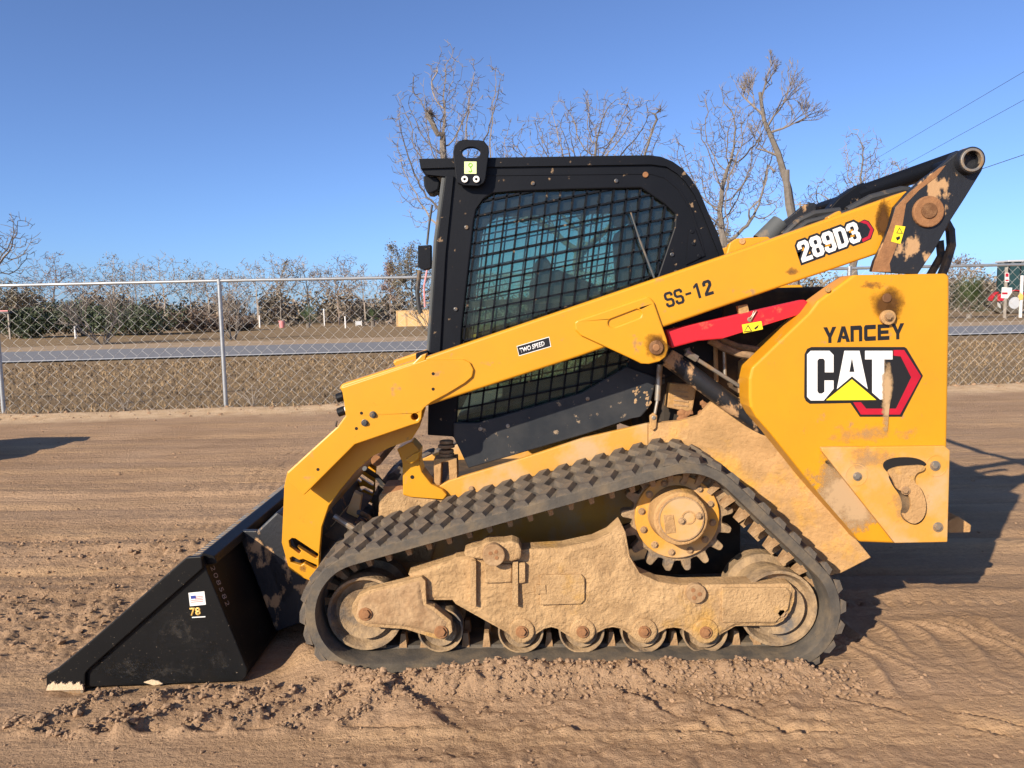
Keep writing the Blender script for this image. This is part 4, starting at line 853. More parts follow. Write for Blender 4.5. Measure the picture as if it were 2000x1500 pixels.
# ---- bucket
YK = 2.86; BW = 1.98
SIDE = [(90, 1318), (111, 1306), (180, 1249), (363, 1089), (393, 1087), (437, 1196), (483, 1308), (481, 1322), (472, 1331), (171, 1342), (163, 1352), (90, 1354)]
bk = MB()
shell = [(90, 1352), (171, 1340), (472, 1329), (480, 1321), (482, 1308), (437, 1196), (393, 1088)]
inner = [(396, 1100), (427, 1198), (466, 1306), (463, 1316), (171, 1331), (100, 1343)]
pr = [P(x, y, YK + .02) for x, y in shell + [(385, 1092)] + inner]
bk.prism(pr, Vector((0, BW - .04, 0)))
bucket = bk.build('bucket', 'black_clean', loader, .003)
for y0 in (YK, YK + BW - .022):
    mb = MB(); pts = [P(x, y, YK) for x, y in SIDE]
    for p in pts: p.y = y0
    mb.prism(pts, Vector((0, .022, 0))).build('side_plate', 'black_clean', bucket, .004)
plate('wear_strip', [(90, 1318), (111, 1306), (180, 1249), (363, 1089), (393, 1087), (396, 1110), (172, 1308), (166, 1316), (165, 1344), (90, 1347)], YK - .016, .016, 'black_clean', bucket, bevel=.004)
ce = plate('cutting_edge', [(90, 1346), (163, 1345), (163, 1354), (90, 1357)], YK - .01, BW + .02, 'steel', bucket, bevel=.003)
sp_ = []
rn = random.Random(11)
for k in range(40): sp_.append((92 + 1.8 * k, 1335 + 2.5 * math.sin(k * .7) + 1.5 * math.sin(k * 2.3) + rn.uniform(-1.5, 1.5) + (6 if k in (0, 39) else 0)))
plate('sand_crust', sp_ + [(163, 1348), (90, 1349)], YK - .024, .012, 'sand', bucket, bevel=.002)
plate('sand_crust', [(280, 1333), (296, 1328), (310, 1331), (318, 1336), (300, 1339)], YK - .006, .006, 'sand', bucket, bevel=.001)
tr0 = P(398, 1083, YK + .03); tr1 = P(420, 1092, YK + .03)
plate('top_rail', [(381, 1090), (395, 1080), (418, 1086), (424, 1100), (400, 1104)], YK + .03, BW - .06, 'black_clean', bucket, bevel=.003)
sp0 = P(398, 1078, YK + .5); 
mb = MB()
for k in range(46): mb.box((sp0.x - .03, YK + .45 + k * .03, sp0.z - .004), (sp0.x + .028, YK + .468 + k * .03, sp0.z + .001))
mb.box((sp0.x - .032, YK + .44, sp0.z - .012), (sp0.x + .03, YK + 1.85, sp0.z - .003)); mb.build('step_tread', 'steel', bucket)
plate('reflector', [(408, 1078), (420, 1072), (428, 1076), (414, 1086)], YK + .33, .08, 'dpink', bucket, bevel=0)
for y0 in (YK + .36, YK + 1.5): MB().prism([P(x, y, YK) + Vector((0, y0 - YK, 0)) for x, y in [(398, 1090), (440, 1090), (520, 1200), (540, 1290), (484, 1310), (440, 1196)]], Vector((0, .03, 0))).build('mounting_rib', 'black_worn', bucket, .004)
fl = plate('flag_sticker', [(368, 1158), (399, 1155), (402, 1181), (371, 1184)], YK - .0012, .001, 'white', bucket, bevel=0)
for k in range(4): plate('flag_stripe', [(373 + (8 if k < 2 else 0), 1165.5 + 3.4 * k), (396, 1162.5 + 3.4 * k + .8), (397, 1164.2 + 3.4 * k + .8), (373 + (8 if k < 2 else 0), 1167.2 + 3.4 * k)], YK - .002, .0006, 'dpink', bucket, bevel=0)
plate('flag_canton', [(372, 1164), (382, 1163), (383, 1169), (373, 1170)], YK - .0021, .0006, 'dblue', bucket, bevel=0)
text('size_number', '78', 372, 1203, YK - .0008, 17, .05, 'dgold', bucket, xs=1.0, off=.03)
plate('sticker_line', [(375, 1205), (401, 1203.5), (401, 1205.5), (375, 1207)], YK - .001, .0006, 'white', bucket, bevel=0)
for q, (x, y, rx, ry) in enumerate([(330, 1310, 150, 22), (430, 1290, 40, 30), (240, 1300, 70, 30), (360, 1230, 70, 60)]): blob('dust_film', x, y, rx, ry, YK - .0006 - .0001 * q, 's_bdust', bucket, seed=q + 80, th=.0002)
e0 = P(394, 1089, YK); e1 = P(482, 1306, YK); ex = (e1 - e0).normalized(); ex.y = 0
text('chalk_number', '208582', 0, 0, YK, 17, 0, 'chalk', bucket, off=-.012, sp=1.25, shear=.2, frame=(e0 + ex * .05 + Vector((0, .03, 0)) + Vector((-ex.z, 0, ex.x)) * .002, ex, Vector((0, 1, 0))))

# ---- cab
YC = 3.42; CW = .94
OUT = [(819, 311), (889, 310), (1080, 307), (1266, 304), (1290, 307), (1312, 316), (1332, 330), (1348, 349), (1365, 375), (1384, 420), (1400, 455), (1414, 498), (1420, 560), (1400, 700), (1284, 745), (1268, 796), (1140, 846), (915, 912), (885, 853), (835, 850), (838, 690), (853, 471), (870, 345), (831, 341), (822, 330)]
WIN = [(931, 407), (943, 390), (964, 377), (1000, 374), (1117, 370), (1253, 367), (1300, 400), (1319, 418), (1317, 444), (1283, 545), (1225, 718), (1137, 770), (933, 832), (892, 830), (902, 645), (926, 430)]
cab = plate('cab', OUT, YC, .035, 'black', loader, holes=[WIN], bevel=.006)
def shift(pts, Y, Y2):
    q = px(pts, Y)
    for p in q: p.y = Y2
    return q
MB().prism(shift(OUT, YC, YC + CW - .035), Vector((0, .035, 0)), [shift(WIN, YC, YC + CW - .035)]).build('cab_far_side', 'black', cab, .004)
ROOF = [(819, 311), (1080, 307), (1266, 304), (1290, 307), (1312, 316), (1332, 330), (1348, 349), (1365, 375), (1384, 420), (1400, 455), (1414, 498), (1404, 500), (1374, 424), (1356, 382), (1338, 356), (1322, 340), (1300, 326), (1270, 322), (1080, 325), (880, 328), (822, 330)]
MB().prism(shift(ROOF, YC, YC - .012), Vector((0, CW + .024, 0))).build('cab_roof', 'black', cab, .010, seg=3)
plate('roof_seam', [(900, 341), (1080, 339), (1270, 337), (1300, 345), (1328, 368), (1350, 405), (1372, 470), (1378, 500), (1375, 500), (1369, 471), (1347, 407), (1325, 371), (1298, 348), (1270, 340), (1080, 342), (900, 344)], YC - .003, .004, 'black', cab, bevel=.001)
plate('door_post', [(870, 343), (886, 343), (872, 480), (860, 690), (838, 690), (853, 471)], YC - .012, .012, 'black', cab, bevel=.004)
DP = [(853, 471), (870, 345), (862, 345), (846, 471), (832, 690), (838, 690)]
for y0, wd in ((YC + .01, .07), (YC + CW - .08, .07)): MB().prism(shift(DP, YC, y0), Vector((0, wd, 0))).build('front_door_frame', 'cabtrim', cab, .004)
MB().prism(shift([(852, 471), (868, 348), (866, 348), (850, 471), (836, 688), (838, 688)], YC, YC + .081), Vector((0, CW - .162, 0))).build('front_glass', 'glass', cab)
for a, b in ((345, 362), (672, 690)): MB().prism(shift([(870 - (a - 345) * .09, a), (870 - (b - 345) * .09, b), (862 - (b - 345) * .085, b), (862 - (a - 345) * .085, a)], YC, YC + .081), Vector((0, CW - .162, 0))).build('door_rail', 'cabtrim', cab, .003)
plate('rear_hinge_plate', [(1345, 446), (1358, 446), (1378, 500), (1340, 518)], YC - .006, .006, 'black', cab, bevel=.003)
for x, y in ((1352, 452), (1355, 476), (1366, 500)): disc('hinge_bolt', x, y, 4, YC - .01, .006, 'black', cab)
for x, y in ((911, 444), (1041, 358), (1204, 353), (890, 604), (1313, 497), (1248, 800), (993, 832)): disc('panel_bolt', x, y, 4, YC - .006, .008, 'bolt', cab, 14)
disc('panel_plug', 1261, 341, 5.5, YC - .006, .008, 'rust', cab)
lp = plate('lower_panel', [(886, 826), (933, 826), (1137, 767), (1224, 716), (1284, 738), (1268, 796), (1252, 814), (1236, 817), (1140, 849), (915, 915), (886, 853)], YC - .025, .022, 'slate', cab, bevel=.005)
for x, y in ((992, 832), (1148, 779), (938, 838)): disc('panel_bolt', x, y, 4, YC - .03, .008, 'steel', lp, 14)
mud_lumps('mud_lumps', [(1253 + rn.uniform(-12, 12), 780 + rn.uniform(-25, 20), YC - .024, 6) for _ in range(14)], 'mud_plain', lp, rn, .15)
MB().prism(px(WIN, YC + .03), Vector((0, .006, 0))).build('side_window', 'glass', cab)
MB().prism(shift(WIN, YC, YC + CW - .03), Vector((0, .006, 0))).build('far_window', 'glass', cab)
# expanded window guard: two families of bars clipped to the opening
def clip(p, d, poly):
    ts = []
    for i in range(len(poly)):
        a, b = poly[i], poly[(i + 1) % len(poly)]; ex_, ey = b[0] - a[0], b[1] - a[1]; den = d[0] * ey - d[1] * ex_
        if abs(den) < 1e-9: continue
        t = ((a[0] - p[0]) * ey - (a[1] - p[1]) * ex_) / den; u = ((a[0] - p[0]) * d[1] - (a[1] - p[1]) * d[0]) / den
        if 0 <= u < 1: ts.append(t)
    ts.sort(); return list(zip(ts[::2], ts[1::2]))
gb = MB()
def bar(a, b, wdt):
    A, B = P(*a, YC + .012), P(*b, YC + .012); t = (B - A).normalized(); n_ = Vector((-t.z, 0, t.x)) * wdt / 2; q = [A - n_, B - n_, B + n_, A + n_]
    if (q[1] - q[0]).cross(q[2] - q[1]).y > 0: q = q[::-1]
    gb.prism(q, Vector((0, .012, 0)))
for k in range(-4, 22):
    p = (936 + 26 * k, 400); d = (-.118, 1)
    for t0_, t1_ in clip(p, d, WIN): bar((p[0] + d[0] * t0_, p[1] + d[1] * t0_), (p[0] + d[0] * t1_, p[1] + d[1] * t1_), .0085)
for k in range(-4, 24):
    p = (930, 395 + 26.5 * k); d = (1, -.2)
    for t0_, t1_ in clip(p, d, WIN): bar((p[0] + d[0] * t0_, p[1] + d[1] * t0_), (p[0] + d[0] * t1_, p[1] + d[1] * t1_), .008)
gb.build('window_guard', 'black', cab)
fg = MB(); fg.v = [(v[0], v[1] + CW - .05, v[2]) for v in gb.v]; fg.f = list(gb.f); fg.build('window_guard', 'black', cab)
# inside the cab
def inbox(name, pts, y0, y1, m, bev=.02): return MB().prism(shift(pts, 3.7, y0), Vector((0, y1 - y0, 0))).build(name, m, cab, bev)
inbox('seat', [(1085, 600), (1230, 590), (1240, 640), (1090, 650)], 3.68, 4.12, 'seat', .04)
inbox('seat_back', [(1215, 440), (1250, 430), (1275, 600), (1225, 610)], 3.69, 4.11, 'seat', .04)
inbox('head_rest', [(1205, 392), (1238, 386), (1248, 428), (1212, 434)], 3.78, 4.02, 'seat', .03)
inbox('control_pod', [(1040, 540), (1085, 530), (1160, 560), (1160, 610), (1040, 610)], 3.5, 3.6, 'cabtrim', .02); inbox('joystick', [(1040, 520), (1058, 500), (1074, 520), (1070, 560), (1046, 560)], 3.52, 3.57, 'seat', .015)
inbox('control_pod', [(1040, 540), (1085, 530), (1160, 560), (1160, 610), (1040, 610)], 4.2, 4.3, 'cabtrim', .02)
inbox('sill_ledge', [(900, 590), (1300, 570), (1300, 580), (900, 602)], 3.46, 3.5, 'mud_plain', .004)
inbox('cab_floor', [(900, 800), (1280, 720), (1280, 740), (900, 830)], 3.46, 4.32, 'cabtrim', .004)
MB().prism(shift([(1330, 380), (1352, 380), (1405, 520), (1400, 700), (1370, 700), (1378, 520)], YC, YC + .03), Vector((0, .12, 0))).build('rear_pillar', 'black', cab); MB().prism(shift([(1330, 380), (1352, 380), (1405, 520), (1400, 700), (1370, 700), (1378, 520)], YC, YC + CW - .15), Vector((0, .12, 0))).build('rear_pillar', 'black', cab)
tubep('window_stay', [(1232, 415, YC - .01), (1250, 470, YC - .01), (1278, 543, YC - .01)], [.003, .0045, .005], 'cabtrim', cab)
# lift eye, lamps, mirror and wiring at the front edge
Z1 = lambda x, y: (780 + .34 * x, 240 + .34 * y)
le = plate('lift_eye', [Z1(*p) for p in [(308, 165), (315, 130), (340, 103), (375, 96), (455, 98), (485, 103), (512, 135), (515, 165), (495, 320), (485, 345), (455, 362), (365, 358), (335, 345), (325, 320)]], YC - .05, .03, 'black', cab, holes=[[Z1(*p) for p in circ(412, 172, 53, 18, 33)]], bevel=.005)
plate('lift_sticker', [Z1(*p) for p in [(373, 222), (443, 222), (443, 292), (373, 292)]], YC - .0512, .001, 'dlime', le, bevel=0)
MB().cyl(P(*Z1(408, 242), YC - .0525), 4.2 * S(YC), YC - .051, 16, inner=2.4 * S(YC)).build('hook_mark', 'dgreen', le); plate('hook_mark', [Z1(*p) for p in [(404, 252), (412, 252), (414, 268), (420, 276), (408, 286), (396, 280), (400, 274), (408, 278), (412, 272)]], YC - .0525, .001, 'dgreen', le, bevel=0)
for x, y in ((375, 323), (442, 323)):
    a = Z1(x, y); MB().cyl(P(*a, YC - .06), 6.2 * S(YC), YC - .05, 18, inner=2.6 * S(YC)).build('eye_bolt', 'white', le, .001)
fl_ = MB().prism(shift([(824, 340), (852, 342), (858, 352), (855, 368), (842, 375), (832, 374), (826, 360)], YC, YC + .04), Vector((0, .12, 0))).build('front_lamp', 'black', cab, .008)
plate('side_marker_lamp', [(816, 480), (842, 478), (842, 524), (828, 528), (816, 522)], YC + .02, .05, 'black', cab, bevel=.004); tubep('lamp_wire', [(844, 400, YC + .02), (838, 440, YC + .02), (834, 478, YC + .02)], .005, 'hose', cab)
tubep('lamp_wire', [(820, 528, YC + .02), (815, 570, YC + .02), (818, 600, YC + .02), (822, 612, YC + .02)], .010, 'hose', cab); tubep('lamp_wire', [(834, 528, YC + .02), (828, 560, YC + .02), (830, 600, YC + .02)], .004, 'dpink', cab)
plate('grab_bar', [(812, 690), (834, 684), (838, 694), (812, 702)], YC - .02, .05, 'black', cab, bevel=.004)

# ================================================================== fence
fence = empty('chain_link_fence', (FA.x, FA.y, 0), 'galvanised chain link fence with top rail along the edge of the dirt lot', 'fence')
fp1 = G(443, 798); du = Vector((1, FS, 0)).normalized(); SPN = (fp1 - FA).dot(du)
FH = P(432, 549, fp1.y).z
def fpt(u, z): p = FA + du * u; return Vector((p.x, p.y, z))
rnf = random.Random(2)
for k in range(-5, 11):
    u = k * SPN; ln = rnf.uniform(-.012, .02)
    po = MB().tube([fpt(u, -.05), fpt(u + ln, FH - .02)], .03, 12).build('post', 'galv', fence, smooth=True)
    MB().tube([fpt(u + ln, FH - .05), fpt(u + ln, FH + .03)], .034, 12).build('post_cap', 'galv', po, smooth=True)
MB().tube([fpt(-5 * SPN + q * SPN / 2, FH + .004 * math.sin(q * 1.7)) for q in range(0, 31)], .024, 10).build('top_rail', 'galv', fence, smooth=True)
mb = MB(); Wd = .083; u0 = -5 * SPN
for k in range(int(15 * SPN / Wd)):
    pts = []; nn = int((FH + .03) / Wd)
    for j in range(nn + 2):
        o_ = (j + k) % 2; q = fpt(u0 + (k + o_) * Wd + (-.004 if o_ == 0 else .004), .02 + j * Wd * (FH + .03) / ((nn + 1) * Wd)); q.y += (.003 if o_ else -.003); pts.append(q)
    mb.tube(pts, .0025, 3, False)
tag(mb.build('wire_mesh', 'wire', fence), kind='stuff')
# small weeds caught at the foot of the fence
for k, u in enumerate((SPN * 1.13, SPN * .55, SPN * 5.3)):
    mb = MB(); rw = random.Random(k); b0 = fpt(u, 0) + Vector((0, -.05, 0))
    for _ in range(7):
        a = rw.uniform(0, 6.28); h = rw.uniform(.12, .42); mb.tube([b0, b0 + Vector((math.cos(a) * .08, math.sin(a) * .05, h * .6)), b0 + Vector((math.cos(a) * .2, math.sin(a) * .1, h))], [.006, .004, .002], 4)
    tag(mb.build('dead_weed', 'greywood'), ['dry dead weed stalk at the foot of the post by the loader bucket', 'low dry weed at the fence foot between two posts', 'dry weed stalks at the fence foot behind the rear of the loader'][k], 'weed')

# ================================================================== trees
def colonise(seed, H, W, fork, n_attr, D, kill, wig=.25, lean=0.0, cone=False):
    """bare tree skeleton: limbs grow towards points spread through the crown; returns nodes, parents"""
    r = np.random.RandomState(seed); A = []
    lobes = [(r.uniform(-.28, .28) * W, r.uniform(-.25, .25) * W, H * r.uniform(.5, .8), W * r.uniform(.2, .34), H * r.uniform(.13, .22)) for _ in range(9)] + [(0, 0, H * .6, W * .34, H * .3)]
    lobes.append((r.uniform(-.1, .1) * W, 0, H * .84, W * .2, H * .16)); lobes += [(-.36 * W, 0, H * .58, W * .15, H * .14), (.36 * W, 0, H * .55, W * .15, H * .14)]
    while len(A) < n_attr:
        l = lobes[r.randint(len(lobes))]; d = r.normal(size=3); d *= (r.rand() ** .33) / np.linalg.norm(d); p = np.array([l[0] + d[0] * l[3], l[1] + d[1] * l[3], l[2] + d[2] * l[4]])
        if cone and abs(p[0]) > W * .5 * (1.05 - p[2] / H): continue
        if p[2] > fork * .8 and p[2] < H and abs(p[0]) < W * .52: A.append(p)
    A = np.array(A); N = [np.array([0, 0, -.1])]; par_ = [-1]
    while N[-1][2] < fork: q = N[-1] + np.array([lean * D + r.normal() * .06 * D, r.normal() * .06 * D, D]); par_.append(len(N) - 1); N.append(q)
    nd = np.full(len(A), 1e9); ni = np.zeros(len(A), int)
    def upd(k0):
        nonlocal nd, ni
        B = np.array(N[k0:]); dd = np.linalg.norm(A[:, None] - B[None], axis=2); j = dd.argmin(1); m = dd[np.arange(len(A)), j]; b = m < nd; nd[b] = m[b]; ni[b] = j[b] + k0
    upd(0)
    for it in range(160):
        if not len(A): break
        k0 = len(N); use = np.unique(ni)
        for u in use:
            v = (A[ni == u] - N[u]); v = (v / (np.linalg.norm(v, axis=1, keepdims=True) + 1e-9)).sum(0); L = np.linalg.norm(v)
            if L < 1e-6: continue
            v = v / L + r.normal(size=3) * wig; v /= np.linalg.norm(v); N.append(N[u] + v * D); par_.append(int(u))
        if len(N) == k0 or len(N) > 9000: break
        upd(k0); keep = nd > kill; A = A[keep]; nd = nd[keep]; ni = ni[keep]
    return np.array(N), par_
def place_tree(name, base, H, W, seed, label, group, bark, twig, fork, n_attr, D, kill, tmin, rtip, expo=2.3, twn=2, leaf=None, nleaf=0, lsize=.1, rmax=9, **k):
    N, pa = colonise(seed, H, W, fork, n_attr, D, kill, **k); n = len(N); ch_ = [[] for _ in range(n)]
    for i in range(1, n): ch_[pa[i]].append(i)
    rad = np.zeros(n)
    for i in range(n - 1, -1, -1): rad[i] = rtip if not ch_[i] else sum(rad[c] ** expo for c in ch_[i]) ** (1 / expo)
    rad = np.minimum(rad, rmax); rnd = random.Random(seed); off_ = Vector((base[0], base[1], 0))
    root = empty(name, (base[0], base[1], 0), label, 'tree', group); tk = MB(); tw = MB()
    stack = [(0, -1)]
    while stack:
        i, p = stack.pop(); pts = [] if p < 0 else [p]; j = i
        while True:
            pts.append(j)
            if not ch_[j]: break
            c = sorted(ch_[j], key=lambda q: -rad[q]); stack += [(q, j) for q in c[1:]]; j = c[0]
        if len(pts) < 2: continue
        q = [off_ + Vector(N[t]) for t in pts]; rr = [max(tmin, min(rad[t], rad[pts[1]])) for t in pts]
        (tk if rr[0] > rtip * 7 else tw).tube(q, rr, 7 if rr[0] > rtip * 7 else 3, False)
        if twn:
            for t in pts[1:]:
                if rad[t] < rtip * 2.6:
                    for _ in range(rnd.randint(0, twn)):
                        o = off_ + Vector(N[t]); d = Vector((rnd.gauss(0, 1), rnd.gauss(0, 1), rnd.gauss(.5, .8))).normalized() * D * rnd.uniform(.7, 1.7); tw.tube([o, o + d * .5 + Vector((rnd.gauss(0, .1), 0, rnd.gauss(0, .1))) * D, o + d], [tmin, tmin, tmin * .7], 3, False)
    tk.build('trunk', bark, root, smooth=True); tag(tw.build('branches', twig, root), kind='stuff')
    if leaf:
        tips = [i for i in range(n) if rad[i] < rtip * 3]; lf = MB()
        for _ in range(nleaf):
            c = off_ + Vector(N[rnd.choice(tips)]) + Vector([rnd.gauss(0, D * .6) for _ in range(3)]); u = Vector([rnd.gauss(0, 1) for _ in range(3)]).normalized(); v = u.cross(Vector([rnd.gauss(0, 1) for _ in range(3)])).normalized(); s_ = lsize * rnd.uniform(.5, 1.2)
            lf.add([c - u * s_, c + v * s_ * .6, c + u * s_, c - v * s_ * .6], [(0, 1, 2, 3)])
        tag(lf.build('crown', leaf, root), kind='stuff')
    return root
def at(px_, Y): p = P(px_, 600, Y); return (p.x, Y)
def top(px_, py, Y): return P(px_, py, Y).z
big = [(893, 82, 250, 42, 'tall bare tree with wide upswept limbs rising behind the lift eye of the cab', 21),
       (1130, 168, 340, 44, 'bare spreading tree showing above the rear of the cab roof', 32),
       (1412, 160, 235, 42, 'bare grey tree with forked trunk behind the loader arm and cab corner', 43),
       (1668, 240, 225, 47, 'smaller bare tree with fine twigs behind the model number on the arm', 54),
       (-48, 345, 240, 36, 'bare dark tree with crooked limbs at the far end of the fence', 66)]
for x, y, wp, Y, lab, sd_ in big:
    H_ = top(x, y, Y); place_tree('bare_tree', at(x, Y), H_, wp * Y / F, sd_, lab, 'large bare trees beyond the road', 'bark', 'twig', H_ * .24, 2300, .32, .40, .0125, .012, expo=2.0, twn=2, rmax=.38, wig=.12)
# the snapped trunk
b = at(1548, 40); root = empty('broken_tree', (b[0], b[1], 0), 'leaning broken tree trunk with a snapped top and few branches beside the forked tree', 'tree'); rn = random.Random(5)
pp_ = [P(x, y, 40) for x, y in ((1552, 520), (1548, 430), (1540, 370), (1520, 300), (1502, 258), (1492, 235), (1484, 180))]; pp_.insert(0, Vector((pp_[0].x, 40, 0)))
MB().tube(pp_, [.28, .25, .22, .18, .15, .12, .10, .08], 9).build('trunk', 'bark', root, smooth=True)
MB().tube([P(1550, 440, 40), P(1541, 400, 39.9), P(1536, 355, 39.8), P(1536, 332, 39.8)], [.22, .2, .17, .16], 8).build('stub', 'bark', root, smooth=True)
tw = MB()
def sub_branch(p, d, L, r, lev):
    q = p.copy(); pts = [q.copy()]; dd = d.copy()
    for i in range(4): dd = (dd + Vector((rn.gauss(0, .12), rn.gauss(0, .12), rn.gauss(.06, .1)))).normalized(); q = q + dd * L / 4; pts.append(q.copy())
    tw.tube(pts, [max(.01, r * (1 - .13 * i)) for i in range(5)], 5 if lev < 2 else 3, False)
    if lev < 5:
        for i in (2, 3, 4, 4):
            if rn.random() < .85: sub_branch(pts[i], (dd + Vector((rn.gauss(0, .6), rn.gauss(0, .5), rn.gauss(.15, .4)))).normalized(), L * .66, r * .6, lev + 1)
for (x, y, dx, dz, L) in ((1503, 260, .9, .15, 1.3), (1497, 250, .5, .9, 1.5), (1490, 225, -.7, .7, 1.2), (1520, 305, -.8, .5, 1.2), (1486, 195, .3, 1, 1.0)): sub_branch(P(x, y, 40), Vector((dx, 0, dz)).normalized(), L, .07, 1)
tw.build('branches', 'twig', root)
# far treeline: (px centre, px top, px width, distance, sort)
line = [(105, 482, 120, 84, 'rust', 'rusty bare crown at the open end of the far treeline'), (165, 506, 70, 88, 'bare', 'thin bare tree between the rusty crown and the dark leafy one'),
        (225, 492, 84, 82, 'olive', 'half leafy olive tree above the dark hedge'), (268, 491, 60, 90, 'bare', 'narrow bare tree just behind the olive tree over the hedge'), (322, 488, 82, 84, 'bare', 'pale bare tree where the dark hedge ends'),
        (372, 505, 70, 88, 'olive', 'thin olive tree beyond the vase shaped shrub'), (408, 506, 62, 92, 'bare', 'slender bare tree just short of the fence post'), (446, 521, 80, 86, 'brown', 'low brownish tree right behind the fence post'),
        (503, 495, 90, 80, 'bare', 'pale trunked bare tree past the fence post'), (548, 492, 80, 84, 'olive', 'sparse olive tree with a clear pale trunk'), (604, 490, 112, 86, 'bare', 'broad bare tree above the low palms'),
        (662, 490, 104, 80, 'brown', 'broad brown leaved tree left of the white pole'), (712, 522, 70, 88, 'bare', 'small bare tree with slanting trunk over the palms'), (763, 500, 58, 84, 'pink', 'narrow russet cone shaped tree near the wooden crate'),
        (806, 471, 84, 78, 'ever', 'tall leafy evergreen tree against the cab edge'), (25, 542, 90, 74, 'ever', 'dark evergreen tree at the far end of the hedge'), (1408, 424, 70, 80, 'ever', 'dark evergreen glimpsed behind the cab rear corner'),
        (1872, 492, 64, 74, 'brown', 'scrubby brown tree behind the spiky palm'), (930, 520, 120, 88, 'brown', 'brown tree seen through the cab glass front half'), (1080, 510, 130, 88, 'bare', 'bare tree seen through the middle of the cab glass'), (1220, 515, 120, 86, 'olive', 'olive tree seen through the rear of the cab glass')]
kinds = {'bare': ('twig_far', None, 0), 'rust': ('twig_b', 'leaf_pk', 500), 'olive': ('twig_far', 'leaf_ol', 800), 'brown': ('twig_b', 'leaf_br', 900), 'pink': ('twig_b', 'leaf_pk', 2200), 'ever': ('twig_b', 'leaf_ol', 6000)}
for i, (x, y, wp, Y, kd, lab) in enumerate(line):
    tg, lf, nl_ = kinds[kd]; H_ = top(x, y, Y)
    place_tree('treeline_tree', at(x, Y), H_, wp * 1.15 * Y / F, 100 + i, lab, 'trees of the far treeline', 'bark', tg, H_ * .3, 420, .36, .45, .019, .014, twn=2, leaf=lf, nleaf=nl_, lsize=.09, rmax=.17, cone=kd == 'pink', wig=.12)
def leaves(mb, c, rad, n, size, rnd, shell=.55):
    for _ in range(n):
        d = Vector([rnd.gauss(0, 1) for _ in range(3)]).normalized() * (shell + (1 - shell) * rnd.random()) ; p = Vector((c[0] + d.x * rad[0], c[1] + d.y * rad[1], c[2] + d.z * rad[2]))
        if p.z < .02: continue
        u = Vector([rnd.gauss(0, 1) for _ in range(3)]).normalized(); v = u.cross(Vector([rnd.gauss(0, 1) for _ in range(3)])).normalized(); s_ = size * rnd.uniform(.5, 1.3)
        mb.add([p - u * s_, p + v * s_ * .5, p + u * s_, p - v * s_ * .5], [(0, 1, 2, 3)])
rn = random.Random(77); mb = MB()
for k in range(190):
    x = rn.uniform(-75, 85); Y = rn.uniform(90, 108); h = rn.uniform(2.4, 5.4)
    leaves(mb, (x, Y, h * .42), (rn.uniform(1.8, 3.6), 2, h * .6), 420, .26, rn, .35)
tag(mb.build('woodland_thicket', 'under'), 'dense brown and green thicket forming the foot of the far treeline', 'thicket', kind='stuff')
mb = MB()
for k in range(60):
    x = rn.uniform(-75, 85); Y = rn.uniform(70, 86); h = rn.uniform(.4, 1.2); leaves(mb, (x, Y, h * .3), (rn.uniform(1, 2.5), 1, h * .7), 130, .16, rn, .3)
tag(mb.build('low_scrub', 'under'), 'low weedy scrub in front of the far treeline', 'scrub', kind='stuff')
# dark evergreen bushes on the left
for (x, yt, wp, Y, lab) in ((55, 590, 120, 56, 'dark evergreen bush at the outer end of the hedge row'), (160, 578, 130, 58, 'tallest dark evergreen bush in the middle of the hedge row'), (270, 584, 130, 57, 'dark evergreen bush beside the white marker post'), (385, 598, 130, 62, 'brownish round bush next in line after the dark hedge row'), (455, 612, 80, 64, 'small brown bush behind the fence post foot')):
    b = at(x, Y); h = top(x, yt, Y); w_ = wp * Y / F; root = empty('evergreen_bush', (b[0], b[1], 0), lab, 'bush', 'bushes in front of the treeline'); mb = MB()
    for _ in range(16): leaves(mb, (b[0] + rn.gauss(0, w_ * .25), b[1] + rn.gauss(0, w_ * .2), h * rn.uniform(.25, .62)), (w_ * rn.uniform(.2, .32), w_ * .25, h * rn.uniform(.25, .38)), 330, .11, rn, .7)
    mb.build('foliage', 'leaf_dk' if x < 300 else 'leaf_br', root)
    st2 = MB()
    for _ in range(5): st2.tube([(b[0] + rn.gauss(0, .2), b[1], -.02), (b[0] + rn.gauss(0, w_ * .2), b[1] + rn.gauss(0, .3), h * .6)], [.05, .02], 5)
    st2.build('stem', 'bark', root)
